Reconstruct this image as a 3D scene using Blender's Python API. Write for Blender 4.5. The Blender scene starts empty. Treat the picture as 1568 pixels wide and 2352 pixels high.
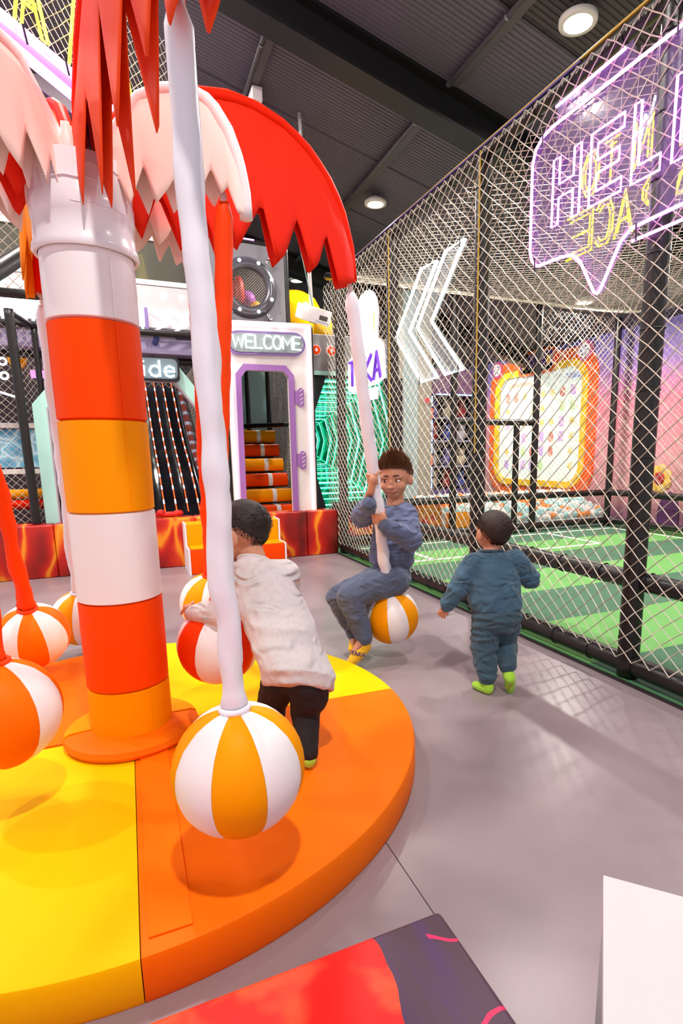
import bpy, bmesh, math, random
from math import sin, cos, pi, radians as rad, hypot
from mathutils import Vector as V, Matrix, noise
random.seed(7)
S = bpy.context.scene
COL = S.collection

# ---------------------------------------------------------------- camera
cam = bpy.data.cameras.new('camera'); camo = bpy.data.objects.new('camera', cam); COL.objects.link(camo)
cam.sensor_fit = 'HORIZONTAL'; cam.sensor_width = 24.0
cam.lens = 1282.0 / 1568.0 * 24.0
cam.shift_x = (784 - 865.0) / 1568.0; cam.shift_y = (1280.0 - 1176) / 1568.0
cam.clip_start = .02; cam.clip_end = 200
pt, ro, yw = rad(10.466), rad(.685), rad(23.73)
fw = V((sin(yw)*cos(pt), cos(yw)*cos(pt), -sin(pt))); rt = V((cos(yw), -sin(yw), 0)); up = rt.cross(fw)
R2 = rt*cos(ro) - up*sin(ro); U2 = up*cos(ro) + rt*sin(ro)
camo.matrix_world = Matrix(((R2.x, U2.x, -fw.x, 0), (R2.y, U2.y, -fw.y, 0), (R2.z, U2.z, -fw.z, 1.2), (0, 0, 0, 1)))
S.camera = camo

# ---------------------------------------------------------------- world and exposure
w = bpy.data.worlds.new('world'); S.world = w; w.use_nodes = True
w.node_tree.nodes['Background'].inputs[0].default_value = (.92, .92, 1.0, 1)
w.node_tree.nodes['Background'].inputs[1].default_value = WORLD_STRENGTH = .58
S.view_settings.view_transform = 'Standard'; S.view_settings.look = 'None'
S.view_settings.exposure = 0.50; S.view_settings.gamma = 1; S.view_settings.use_curve_mapping = False
LAMP_POWER = 92.0
ROOF0, ROOFS = 5.0, .252            # roof height z = ROOF0 - ROOFS * x

# ---------------------------------------------------------------- materials
def lin(h):
    h = h.lstrip('#'); o = []
    for i in (0, 2, 4):
        c = int(h[i:i+2], 16)/255; o.append(c/12.92 if c <= .04045 else ((c+.055)/1.055)**2.4)
    return (*o, 1)
MATS = {}
def mat(name, col, rough=.5, bump=0, bscale=60, var=0, vscale=6, emit=0, ecol=None, metal=0, alpha=1, trans=0, sheen=0, coat=0, spec=.5, sss=0, folds=0):
    if name in MATS: return MATS[name]
    m = bpy.data.materials.new(name); m.use_nodes = True; nt = m.node_tree; b = nt.nodes['Principled BSDF']
    c = lin(col) if isinstance(col, str) else col
    b.inputs['Base Color'].default_value = c; b.inputs['Roughness'].default_value = rough; b.inputs['Metallic'].default_value = metal
    b.inputs['Specular IOR Level'].default_value = spec
    if coat: b.inputs['Coat Weight'].default_value = coat
    if sheen: b.inputs['Sheen Weight'].default_value = sheen
    if trans: b.inputs['Transmission Weight'].default_value = trans
    if sss: b.inputs['Subsurface Weight'].default_value = sss; b.inputs['Subsurface Radius'].default_value = (.02, .008, .005)
    if alpha < 1: b.inputs['Alpha'].default_value = alpha
    if emit:
        b.inputs['Emission Color'].default_value = lin(ecol or col) if isinstance(ecol or col, str) else (ecol or col); b.inputs['Emission Strength'].default_value = emit
    tc = None
    if bump or var:
        tc = nt.nodes.new('ShaderNodeTexCoord')
    if bump:
        n = nt.nodes.new('ShaderNodeTexNoise'); n.inputs['Scale'].default_value = bscale; n.inputs['Detail'].default_value = 4
        nt.links.new(tc.outputs['Object'], n.inputs['Vector'])
        bp = nt.nodes.new('ShaderNodeBump'); bp.inputs['Strength'].default_value = bump; bp.inputs['Distance'].default_value = .01
        nt.links.new(n.outputs['Fac'], bp.inputs['Height']); nt.links.new(bp.outputs['Normal'], b.inputs['Normal'])
    if folds:
        tc = tc or nt.nodes.new('ShaderNodeTexCoord')
        n = nt.nodes.new('ShaderNodeTexNoise'); n.inputs['Scale'].default_value = folds; n.inputs['Detail'].default_value = 3; n.inputs['Distortion'].default_value = 1.2; n.noise_type = 'RIDGED_MULTIFRACTAL'
        mp = nt.nodes.new('ShaderNodeMapping'); mp.inputs['Scale'].default_value = (1, 1, 1.8); mp.inputs['Rotation'].default_value = (.5, .3, 0)
        nt.links.new(tc.outputs['Object'], mp.inputs['Vector']); nt.links.new(mp.outputs[0], n.inputs['Vector'])
        b2 = nt.nodes.new('ShaderNodeBump'); b2.inputs['Strength'].default_value = .9; b2.inputs['Distance'].default_value = .035
        nt.links.new(n.outputs['Fac'], b2.inputs['Height'])
        if bump: nt.links.new(bp.outputs['Normal'], b2.inputs['Normal'])
        nt.links.new(b2.outputs['Normal'], b.inputs['Normal'])
    if var:
        n = nt.nodes.new('ShaderNodeTexNoise'); n.inputs['Scale'].default_value = vscale; n.inputs['Detail'].default_value = 5
        nt.links.new(tc.outputs['Object'], n.inputs['Vector'])
        r = nt.nodes.new('ShaderNodeValToRGB'); r.color_ramp.elements[0].position = .3; r.color_ramp.elements[1].position = .7
        r.color_ramp.elements[0].color = (*[x*(1-var) for x in c[:3]], 1); r.color_ramp.elements[1].color = (*[min(1, x*(1+var)) for x in c[:3]], 1)
        nt.links.new(n.outputs['Fac'], r.inputs['Fac']); nt.links.new(r.outputs['Color'], b.inputs['Base Color'])
    MATS[name] = m
    return m
def neon(name, col, s): return mat(name, col, .4, emit=s)
def ramp_mat(name, build, rough=.4, bump=0):
    """build(nt, coord) -> colour socket"""
    if name in MATS: return MATS[name]
    m = bpy.data.materials.new(name); m.use_nodes = True; nt = m.node_tree; b = nt.nodes['Principled BSDF']
    tc = nt.nodes.new('ShaderNodeTexCoord'); b.inputs['Roughness'].default_value = rough
    nt.links.new(build(nt, tc.outputs['Object']), b.inputs['Base Color']); MATS[name] = m
    return m
def nd(nt, t, **k):
    n = nt.nodes.new(t)
    for a, v in k.items():
        if a in n.inputs: n.inputs[a].default_value = v
        else: setattr(n, a, v)
    return n
def ramp(nt, fac, stops, interp='LINEAR'):
    r = nt.nodes.new('ShaderNodeValToRGB'); r.color_ramp.interpolation = interp; e = r.color_ramp.elements
    while len(e) < len(stops): e.new(.5)
    for el, (p, c) in zip(e, stops): el.position = p; el.color = lin(c)
    nt.links.new(fac, r.inputs['Fac']); return r.outputs['Color']
def warp(nt, co, scale, amt):
    n = nd(nt, 'ShaderNodeTexNoise', Scale=scale, Detail=2.0); nt.links.new(co, n.inputs['Vector'])
    s = nd(nt, 'ShaderNodeVectorMath', operation='SUBTRACT'); nt.links.new(n.outputs['Color'], s.inputs[0]); s.inputs[1].default_value = (.5, .5, .5)
    k = nd(nt, 'ShaderNodeVectorMath', operation='SCALE'); nt.links.new(s.outputs[0], k.inputs[0]); k.inputs['Scale'].default_value = amt
    a = nd(nt, 'ShaderNodeVectorMath', operation='ADD'); nt.links.new(co, a.inputs[0]); nt.links.new(k.outputs[0], a.inputs[1])
    return a.outputs[0]
def lava(nt, co):
    mp = nd(nt, 'ShaderNodeMapping'); mp.inputs['Scale'].default_value = (1.5, 1.1, .75); nt.links.new(co, mp.inputs['Vector'])
    v = nd(nt, 'ShaderNodeTexVoronoi', feature='DISTANCE_TO_EDGE'); v.inputs['Scale'].default_value = 1.25
    nt.links.new(warp(nt, mp.outputs[0], 2.2, .55), v.inputs['Vector'])
    return ramp(nt, v.outputs['Distance'], [(0, '#f59a14'), (.03, '#ee7a0c'), (.05, '#e04206'), (.09, '#c81a04'), (.2, '#9c0f06'), (.32, '#6e120c'), (.45, '#3e1410')])

# ---------------------------------------------------------------- mesh helpers
class MB:
    def __init__(s): s.v = []; s.f = []; s.m = []; s.cur = 0
    def add(s, vs, fs):
        o = len(s.v); s.v += [tuple(p) for p in vs]; s.f += [tuple(i+o for i in f) for f in fs]; s.m += [s.cur]*len(fs); return s
    def box(s, a, b, bev=0):
        x0, y0, z0 = a; x1, y1, z1 = b
        if not bev:
            return s.add([(x0,y0,z0),(x1,y0,z0),(x1,y1,z0),(x0,y1,z0),(x0,y0,z1),(x1,y0,z1),(x1,y1,z1),(x0,y1,z1)],
                         [(3,2,1,0),(4,5,6,7),(0,1,5,4),(1,2,6,5),(2,3,7,6),(3,0,4,7)])
        bm = bmesh.new(); bmesh.ops.create_cube(bm, size=1)
        for v in bm.verts: v.co = V(((x0+x1)/2+v.co.x*(x1-x0), (y0+y1)/2+v.co.y*(y1-y0), (z0+z1)/2+v.co.z*(z1-z0)))
        bmesh.ops.bevel(bm, geom=bm.edges[:], offset=bev, segments=3, profile=.5, affect='EDGES')
        bm.verts.index_update(); s.add([v.co for v in bm.verts], [[v.index for v in f.verts] for f in bm.faces]); bm.free(); return s
    def tube(s, pts, r, n=8, cap=True, closed=False, flat=1.0):
        pts = [V(p) for p in pts]; N = len(pts); rs = r if isinstance(r, (list, tuple)) else [r]*N
        o = len(s.v); ref = None; rings = []
        for i, p in enumerate(pts):
            if closed: d = pts[(i+1) % N]-pts[i-1]
            else: d = pts[min(i+1, N-1)]-pts[max(i-1, 0)]
            if d.length < 1e-9: d = V((0, 0, 1))
            d.normalize()
            if ref is None: ref = d.orthogonal().normalized() if abs(d.z) < .9 else (V((1, 0, 0))-d*d.x).normalized()
            ref = (ref-d*ref.dot(d)); ref = ref.normalized() if ref.length > 1e-6 else d.orthogonal().normalized()
            bn = d.cross(ref)
            rings.append([p+(ref*cos(2*pi*k/n)+bn*sin(2*pi*k/n)*flat)*rs[i] for k in range(n)])
        vs = [q for g in rings for q in g]; fs = []
        for i in range(N if closed else N-1):
            j = (i+1) % N
            for k in range(n): fs.append((i*n+k, i*n+(k+1) % n, j*n+(k+1) % n, j*n+k))
        if cap and not closed: fs += [tuple(range(n-1, -1, -1)), tuple((N-1)*n+k for k in range(n))]
        return s.add(vs, fs)
    def lathe(s, c, prof, n=32, cap=True):
        """prof: (r, z) from bottom to top around vertical axis at c"""
        vs = [(c[0]+r*cos(2*pi*k/n), c[1]+r*sin(2*pi*k/n), c[2]+z) for r, z in prof for k in range(n)]; fs = []
        for i in range(len(prof)-1):
            for k in range(n): fs.append((i*n+k, i*n+(k+1) % n, (i+1)*n+(k+1) % n, (i+1)*n+k))
        if cap: fs += [tuple(range(n-1, -1, -1)), tuple((len(prof)-1)*n+k for k in range(n))]
        return s.add(vs, fs)
    def prism(s, pts, d):
        """planar outline pts (3d) extruded by vector d"""
        pts = [V(p) for p in pts]; d = V(d); n = len(pts)
        return s.add(pts+[p+d for p in pts], [tuple(range(n-1, -1, -1)), tuple(range(n, 2*n))]+[(i, (i+1) % n, (i+1) % n+n, i+n) for i in range(n)])
    def holed(s, outer, inner, d):
        """plate with a hole: outer, inner loops (3d), thickness vector d"""
        d = V(d); bm = bmesh.new()
        def loop(p):
            vv = [bm.verts.new(q) for q in p]; return vv, [bm.edges.new((vv[i], vv[(i+1) % len(vv)])) for i in range(len(vv))]
        ov, oe = loop(outer); iv, ie = loop(inner)
        bmesh.ops.triangle_fill(bm, use_beauty=True, use_dissolve=False, edges=oe+ie)
        bm.verts.index_update(); base = [v.co.copy() for v in bm.verts]; fs = [[v.index for v in f.verts] for f in bm.faces]; bm.free()
        n = len(base); no, ni = len(outer), len(inner)
        sides = [(i, (i+1) % no, (i+1) % no+n, i+n) for i in range(no)]+[(no+(i+1) % ni, no+i, no+i+n, no+(i+1) % ni+n) for i in range(ni)]
        return s.add(base+[q+d for q in base], [tuple(reversed(f)) for f in fs]+[tuple(i+n for i in f) for f in fs]+sides)
    def ell(s, c, r, n=16, m=10, rot=None):
        c = V(c); r = r if isinstance(r, (tuple, list)) else (r, r, r); vs = []; fs = []
        for i in range(1, m):
            t = pi*i/m
            for k in range(n): vs.append(V((r[0]*sin(t)*cos(2*pi*k/n), r[1]*sin(t)*sin(2*pi*k/n), -r[2]*cos(t))))
        vs += [V((0, 0, -r[2])), V((0, 0, r[2]))]; b, t_ = len(vs)-2, len(vs)-1
        for i in range(m-2):
            for k in range(n): fs.append((i*n+k, i*n+(k+1) % n, (i+1)*n+(k+1) % n, (i+1)*n+k))
        for k in range(n): fs += [(b, (k+1) % n, k), (t_, (m-2)*n+k, (m-2)*n+(k+1) % n)]
        if rot is not None: vs = [rot @ p for p in vs]
        return s.add([c+p for p in vs], fs)
    def cone2(s, p0, r0, p1, r1, n=12):
        """capsule-like tapered limb with rounded ends"""
        p0, p1 = V(p0), V(p1); d = (p1-p0); L = d.length
        if L < 1e-6: return s.ell(p0, r0)
        d /= L; pts = []; rs = []
        for k in range(4):
            a = pi/2*(1-k/4); pts.append(p0-d*r0*sin(a)); rs.append(max(r0*cos(a), r0*.05))
        pts.append(p0); rs.append(r0); pts.append(p1); rs.append(r1)
        for k in range(1, 5):
            a = pi/2*k/4; pts.append(p1+d*r1*sin(a)); rs.append(max(r1*cos(a), r1*.05))
        return s.tube(pts, rs, n)
    def chain(s, pts, rs, n=12):
        for i in range(len(pts)-1): s.cone2(pts[i], rs[i], pts[i+1], rs[i+1], n)
        return s
    def loft(s, rings, n=20):
        """rings: (centre, a_vec, b_vec) closed with flat caps"""
        vs = []; fs = []
        for c, a, b in rings:
            c, a, b = V(c), V(a), V(b); vs += [c+a*cos(2*pi*k/n)+b*sin(2*pi*k/n) for k in range(n)]
        for i in range(len(rings)-1):
            for k in range(n): fs.append((i*n+k, i*n+(k+1) % n, (i+1)*n+(k+1) % n, (i+1)*n+k))
        fs += [tuple(range(n-1, -1, -1)), tuple((len(rings)-1)*n+k for k in range(n))]
        return s.add(vs, fs)
    def seg(s, p, q, r, n=3):
        """cheap straight cord without caps"""
        p, q = V(p), V(q); d = (q-p).normalized(); a = d.orthogonal().normalized(); b = d.cross(a); o = len(s.v)
        for c in (p, q):
            for k in range(n): s.v.append(tuple(c+(a*cos(2*pi*k/n)+b*sin(2*pi*k/n))*r))
        for k in range(n): s.f.append((o+k, o+(k+1) % n, o+n+(k+1) % n, o+n+k)); s.m.append(s.cur)
        return s
    def mesh(s, name, mats, smooth=False):
        me = bpy.data.meshes.new(name); me.from_pydata(s.v, [], s.f)
        for mt in (mats if isinstance(mats, (list, tuple)) else [mats]): me.materials.append(mt)
        if any(s.m): me.polygons.foreach_set('material_index', s.m)
        if smooth: me.polygons.foreach_set('use_smooth', [True]*len(me.polygons))
        me.update(); return me
    def build(s, name, mats, parent=None, smooth=False, fix=False, auto=None):
        me = s.mesh(name, mats, smooth or auto is not None)
        if fix or auto is not None:
            bm = bmesh.new(); bm.from_mesh(me)
            if fix: bmesh.ops.recalc_face_normals(bm, faces=bm.faces[:])
            if auto is not None:
                for e in bm.edges:
                    if len(e.link_faces) == 2 and e.calc_face_angle(0) > rad(auto): e.smooth = False
            bm.to_mesh(me); bm.free()
        return ob(name, me, parent)
def ob(name, me, parent=None):
    o = bpy.data.objects.new(name, me); COL.objects.link(o)
    if parent is not None:
        o.parent = parent
        if parent.type == 'EMPTY': o.matrix_parent_inverse = parent.matrix_basis.inverted()
    return o
def tag(o, label, cat, group=None):
    o['label'] = label; o['category'] = cat
    if group: o['group'] = group
    return o
def thing(name, label, cat, loc=(0, 0, 0), group=None):
    """Empty at the thing's base; children are given in world coordinates"""
    o = bpy.data.objects.new(name, None); COL.objects.link(o); o.location = loc; o.empty_display_size = .1
    return tag(o, label, cat, group)
def struct(o): o['kind'] = 'structure'; return o
def stuff(o): o['kind'] = 'stuff'; return o
_ts = bpy.data.scenes.new('workbench')
def evaluated(o):
    """mesh of an object with its modifiers applied, evaluated in a scene of its own"""
    _ts.collection.objects.link(o); vl = _ts.view_layers[0]; vl.update(); me = bpy.data.meshes.new_from_object(o.evaluated_get(vl.depsgraph)); bpy.data.objects.remove(o); return me
def text_mesh(txt, size, depth, m, bold=0):
    c = bpy.data.curves.new('t', 'FONT'); c.body = txt; c.size = size; c.extrude = depth; c.align_x = 'CENTER'; c.align_y = 'CENTER'; c.offset = bold
    me = evaluated(bpy.data.objects.new('t', c)); bpy.data.curves.remove(c)
    me.materials.clear(); me.materials.append(m); return me
def frame(o, c, x, y):
    """place object so local x->x, y->y, z->x cross y at c"""
    x, y = V(x).normalized(), V(y).normalized(); z = x.cross(y); c = V(c)
    M = Matrix(((x.x, y.x, z.x, c.x), (x.y, y.y, z.y, c.y), (x.z, y.z, z.z, c.z), (0, 0, 0, 1)))
    o.matrix_basis = M; return o
def net(mb, o, u, v, nu, nv, r, f=None, jit=.003):
    """diamond net: lattice origin o, half-cell vectors u, v"""
    o, u, v = V(o), V(u), V(v); P = {}
    def nod(i, j):
        if (i, j) not in P:
            p = o+u*i+v*j+V((random.uniform(-jit, jit), random.uniform(-jit, jit), random.uniform(-jit, jit)))
            P[i, j] = f(p) if f else p
        return P[i, j]
    for i in range(nu):
        for j in range(nv+1):
            if (i+j) % 2 == 0:
                for dj in (-1, 1):
                    if 0 <= j+dj <= nv: mb.seg(nod(i, j), nod(i+1, j+dj), r)
    return mb

# ---------------------------------------------------------------- common materials
m_black = mat('black_padding', '#1a1413', .38, .12, 40, .15, 9)
m_white = mat('white_vinyl', '#f4ecee', .5, .05, 30, spec=.3)
m_orange = mat('orange_vinyl', '#ff4a02', .5, .05, 30, spec=.08)
m_red = mat('red_vinyl', '#f02404', .5, .05, 30, spec=.08)
m_amber = mat('amber_vinyl', '#ff9d00', .5, .05, 30, spec=.08)
m_yellow = mat('yellow_vinyl', '#ffcc00', .5, .04, 30, spec=.1)
m_matorange = mat('orange_mat_vinyl', '#ff7606', .5, .04, 30, spec=.1)
m_peach = mat('peach_fabric', '#fce6de', .65, .06, 80, spec=.2)
m_rope = mat('ivory_cord', '#d2c5b5', .85)
m_steel = mat('brushed_steel', '#9a9a9e', .3, metal=.9)
m_chrome = mat('chrome', '#d8d8dc', .15, metal=1)
m_lava = ramp_mat('lava_print', lava, .38)
m_nw = neon('white_neon', '#f4fbff', 1.8)
m_np = neon('pink_neon', '#e880ff', 3.0)
m_acr = mat('clear_acrylic', '#cfd8e0', .12, alpha=.06, spec=.6)
m_purple = mat('purple_vinyl', '#a06cb4', .45)
m_purpled = mat('violet_panel', '#8a6fb0', .45)
m_grey = mat('grey_vinyl', '#8f8b8c', .5, .05, 40)
m_mint = mat('mint_vinyl', '#b4e4d8', .45, .04, 40)
m_cream = mat('cream_vinyl', '#eee4de', .45, .04, 40)

# ---------------------------------------------------------------- structure
fl = struct(MB().box((-5, -2, -.06), (2.33, 12, -.012)).build('floor', mat('floor_base', '#3a3436', .8)))
m_floor = mat('grey_floor_vinyl', '#948488', .30, .03, 25, .07, 2.2)
for x0 in (-5.355, -3.355, -1.355, .645):
    x1 = min(x0+2, 2.33)
    MB().box((max(x0, -5)+.0015, -2, -.012), (x1-.0015, 12, 0)).build('vinyl_sheet', m_floor, fl)
# roof: corrugated sheets that fall along +x, ribs along the fall
def roofz(x): return ROOF0-ROOFS*x
m_roof = mat('dark_roof_sheet', '#57505b', .55, var=.06, vscale=1.5)
rf = None
def roof_strip(y0, y1, name, parent, mt):
    mb = MB(); n = max(2, int((y1-y0)/.045)); prof = []
    for i in range(n+1):
        y = y0+(y1-y0)*i/n; prof.append((y, 0)); prof.append((y+.028, 0)); prof.append((y+.031, .008)); prof.append((y+.042, .008))
    vs = []; fs = []
    for x in (-6.5, 9):
        for y, d in prof: vs.append((x, y, roofz(x)+d))
    k = len(prof)
    for i in range(k-1): fs.append((i, i+1, i+1+k, i+k))
    return mb.add(vs, fs).build(name, mt, parent)
rf = struct(roof_strip(-2, -.8, 'ceiling', None, m_roof))
m_roof2 = mat('dark_brown_roof_sheet', '#3c3536', .6, var=.06, vscale=1.5)
for y0 in (-.8, .35, 1.5, 2.65): roof_strip(y0, y0+1.145, 'roof_sheet', rf, m_roof2)
for y0 in (3.8, 4.95, 6.1, 7.25, 8.4, 9.55, 10.7): roof_strip(y0, y0+1.145, 'roof_sheet', rf, m_roof)
m_beam = mat('black_beam', '#0d0c0d', .5)
def ibeam(y):
    mb = MB(); vs = []
    for z0, z1, hw in ((-.30, -.27, .11), (-.27, -.03, .02), (-.03, -.001, .11)):
        vs = [(x, y+sy*hw, roofz(x)+zz) for x in (-6, 8.5) for zz in (z0, z1) for sy in (-1, 1)]
        mb.add(vs, [(0, 1, 3, 2), (4, 6, 7, 5), (0, 4, 5, 1), (2, 3, 7, 6), (0, 2, 6, 4), (1, 5, 7, 3)])
    o = struct(mb.build('trim_1', m_beam, None, fix=True)); return o
ibeam(4.78); ibeam(9.3); ibeam(.3)
# purlin conduits along y
m_cond = mat('grey_conduit', '#4a4448', .5)
for i, (x, ya, yb) in enumerate(((2.80, 5.0, 7.3), (1.39, 5.1, 7.4), (2.80, 1.2, 4.62), (2.80, 7.3, 11))):
    c = thing('cable_conduit', ('dark ceiling conduit above the arrow sign leading to the round lamp', 'dark ceiling conduit above the red palm leaf', 'dark ceiling conduit in front of the black roof beam', 'far dark ceiling conduit behind the projector pole')[i], 'conduit', (x, ya, roofz(x)), 'ceiling conduits')
    MB().box((x-.035, ya, roofz(x)-.05), (x+.035, yb, roofz(x)+.005)).build('tray', m_cond, c)
    MB().tube([(x-.06, ya, roofz(x)-.05), (x-.06, yb, roofz(x)-.05)], .018, 8).build('pipe', m_cond, c, smooth=True)
    k = 0
    y = ya+.2
    while y < yb:
        MB().tube([(x-.06, y, roofz(x)-.05), (x-.06, y+.02, roofz(x)-.05)], .025, 8).build('clip', m_steel, c); y += .8
# walls
m_dark = mat('dark_wall', '#26242a', .7, var=.1, vscale=1)
struct(MB().box((-5, 11.6, 0), (9, 11.75, 6.2)).build('wall_back', m_dark))
def pinkwall(nt, co):
    s = nd(nt, 'ShaderNodeSeparateXYZ'); nt.links.new(co, s.inputs[0])
    m_ = nd(nt, 'ShaderNodeMath', operation='DIVIDE'); nt.links.new(s.outputs['Z'], m_.inputs[0]); m_.inputs[1].default_value = 3.2
    return ramp(nt, m_.outputs[0], [(0, '#6a3a6e'), (.12, '#c98a90'), (.35, '#e29aa6'), (.62, '#d7788e'), (.8, '#8d6ab0'), (1, '#6f66b4')])
m_pink = ramp_mat('pink_mural_wall', pinkwall, .6)
struct(MB().box((7.46, -1, 0), (7.6, 11.6, 3.15)).build('wall_right', m_pink))
struct(MB().box((7.5, -1, 3.15), (7.6, 11.6, 5)).build('wall_upper', m_dark))

# ---------------------------------------------------------------- round ceiling lamps
m_lampface = neon('lamp_diffuser', '#fff3dc', 14.0); m_lamprim = mat('lamp_rim', '#cfcac4', .4)
lamp_face = MB().lathe((0, 0, 0), [(.001, -.012), (.095, -.012), (.105, -.006), (.107, .0)], 32).mesh('diffuser', m_lampface, True)
lamp_rim = MB().lathe((0, 0, 0), [(.108, -.012), (.128, -.010), (.13, .02), (.07, .06), (.03, .075)], 32).mesh('rim', m_lamprim, True)
lamp_cable = MB().tube([(-.05, 0, .07), (-.03, 0, .14), (0, 0, .2)], .006, 6).tube([(.05, 0, .07), (.03, 0, .14), (0, 0, .2)], .006, 6).mesh('hanger', m_cond, True)
LP = [(2.96, 6.65, 'round white ceiling lamp above the black netting corner'), (3.08, 3.475, 'round white ceiling lamp at the top edge of the picture'), (2.92, 9.9, 'small round ceiling lamp above the yellow slide dome')]
HID = [(2.95, .3), (.25, -.15), (-.2, 3.3), (-.2, 5.3), (-.2, 9.8), (-3.2, .2), (-3.2, 3.4), (-3.2, 5.4), (6.2, 3.4), (6.2, 6.6), (6.2, 9.6), (6.2, .3)]
for i, (x, y, *lb) in enumerate(LP+HID):
    z = roofz(x)-.13
    l = thing('ceiling_lamp', lb[0] if lb else 'round white ceiling lamp outside the picture', 'lamp', (x, y, z), 'round ceiling lamps' if lb else 'ceiling lamps outside the picture')
    for nm, me in (('diffuser', lamp_face), ('rim', lamp_rim), ('hanger', lamp_cable)):
        o = ob(nm, me, None); o.parent = l
    ld = bpy.data.lights.new('lamp_light', 'AREA'); ld.shape = 'DISK'; ld.size = .2; ld.energy = LAMP_POWER*(.8 if x > 5 else 1.05 if (x, y) == (.25, -.15) else .84); ld.color = (1, .95, .88)
    lo = bpy.data.objects.new('lamp_light', ld); COL.objects.link(lo); lo.parent = l; lo.location = (0, 0, -.02)
# ---------------------------------------------------------------- foam platform: four quarter mats
CX, CY, PR, PZ = -.063, 2.286, 1.118, .12
def quarter(a0, a1, m, label):
    mb = MB(); n = 40; b = .018
    def ring(r, z): return [(CX+r*cos(rad(a0+(a1-a0)*k/n)), CY+r*sin(rad(a0+(a1-a0)*k/n)), z) for k in range(n+1)]
    rings = [ring(.12, 0), ring(PR-.004, 0), ring(PR, .012), ring(PR, PZ-b), ring(PR-b*.3, PZ-b*.3), ring(PR-b, PZ), ring(.12, PZ)]
    # shrink sideways so that a seam stays open between the mats
    ca, sa = cos(rad((a0+a1)/2)), sin(rad((a0+a1)/2)); g = .0012*1.414
    rings = [[(x+ca*g, y+sa*g, z) for x, y, z in r] for r in rings]
    N = n+1; vs = [p for r in rings for p in r]; fs = []
    for i in range(len(rings)):
        j = (i+1) % len(rings)
        for k in range(n): fs.append((i*N+k, i*N+k+1, j*N+k+1, j*N+k))
    fs.append(tuple(i*N for i in range(len(rings)))); fs.append(tuple(i*N+n for i in range(len(rings)-1, -1, -1)))
    o = mb.add(vs, fs).build('foam_mat', m, None, fix=True, auto=40)
    return tag(o, label, 'mat', 'quarter mats of the round platform')
matO = quarter(-90, -3, m_matorange, 'orange quarter of the round foam platform, at the front right under the nearest ball')
quarter(-180, -90, m_yellow, 'yellow quarter of the round foam platform at the lower left of the picture')
quarter(90, 177, m_matorange, 'orange quarter of the round foam platform behind the column on the left')
quarter(-3, 90, m_yellow, 'yellow quarter of the round foam platform, behind the column on the right')
mb = MB(); mb.box((CX+.018, CY-PR+.045, PZ+.0005), (CX+.115, CY-.2, PZ+.006), .002); mb.build('seam_flap', m_matorange, matO, fix=True)

# ---------------------------------------------------------------- palm carousel
pc = thing('palm_carousel', 'orange, amber and white striped column with drooping red and peach palm leaves on top', 'carousel', (CX, CY, PZ))
def band(z0, z1, r, m, nm='column_band'):
    o = MB().lathe((CX, CY, 0), [(r-.012, z0), (r, z0+.006), (r+.001, (z0+z1)/2), (r, z1-.005), (r-.012, z1)], 48).build(nm, m, pc, auto=50)
    return o
for z0, z1, m in ((.12, .344, m_amber), (.344, .678, m_orange), (.678, 1.007, m_white), (1.007, 1.327, m_amber), (1.327, 1.651, m_orange), (1.651, 1.875, m_white)):
    b_ = band(z0, z1, .147, m)
    # stitched vertical seam on the right of the column
    a = rad(-62); MB().tube([(CX+.149*cos(a), CY+.149*sin(a), z0+.008), (CX+.149*cos(a), CY+.149*sin(a), z1-.008)], .0025, 5).build('stitched_seam', m, b_)
m_tape = mat('white_taped_sleeve', '#f0eaf0', .22, .05, 20)
sl = MB().lathe((CX, CY, 0), [(.15, 1.868), (.161, 1.866), (.166, 1.875), (.164, 1.89), (.159, 1.90), (.156, 1.97), (.160, 1.975), (.160, 2.03), (.157, 2.035), (.158, 2.10), (.156, 2.145), (.148, 2.145), (.147, 2.05)], 48, cap=False).build('column_sleeve', m_tape, pc, auto=50)
for z, a0, a1 in ((2.06, -130, -60), (1.99, -100, -40), (2.105, -80, -20)):
    MB().tube([(CX+.1605*cos(rad(a)), CY+.1605*sin(rad(a)), z+.002*sin(a)) for a in range(a0, a1+1, 5)], .0022, 5).build('tape_edge', m_tape, sl)
# two half rings of the base collar
for a0, a1, m in ((-170, 0, m_matorange), (5, 185, m_amber)):
    prof = [(.145, .005), (.236, .004), (.248, .02), (.242, .04), (.225, .05), (.145, .052)]; n = 24; vs = []; fs = []
    for k in range(n+1):
        a = rad(a0+(a1-a0)*k/n); vs += [(CX+r*cos(a), CY+r*sin(a), PZ+z) for r, z in prof]
    P = len(prof)
    for k in range(n):
        for i in range(P): fs.append((k*P+i, (k+1)*P+i, (k+1)*P+(i+1) % P, k*P+(i+1) % P))
    fs += [tuple(range(P)), tuple(n*P+i for i in range(P-1, -1, -1))]
    MB().add(vs, fs).build('base_collar', m, pc, fix=True, auto=40)
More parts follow.
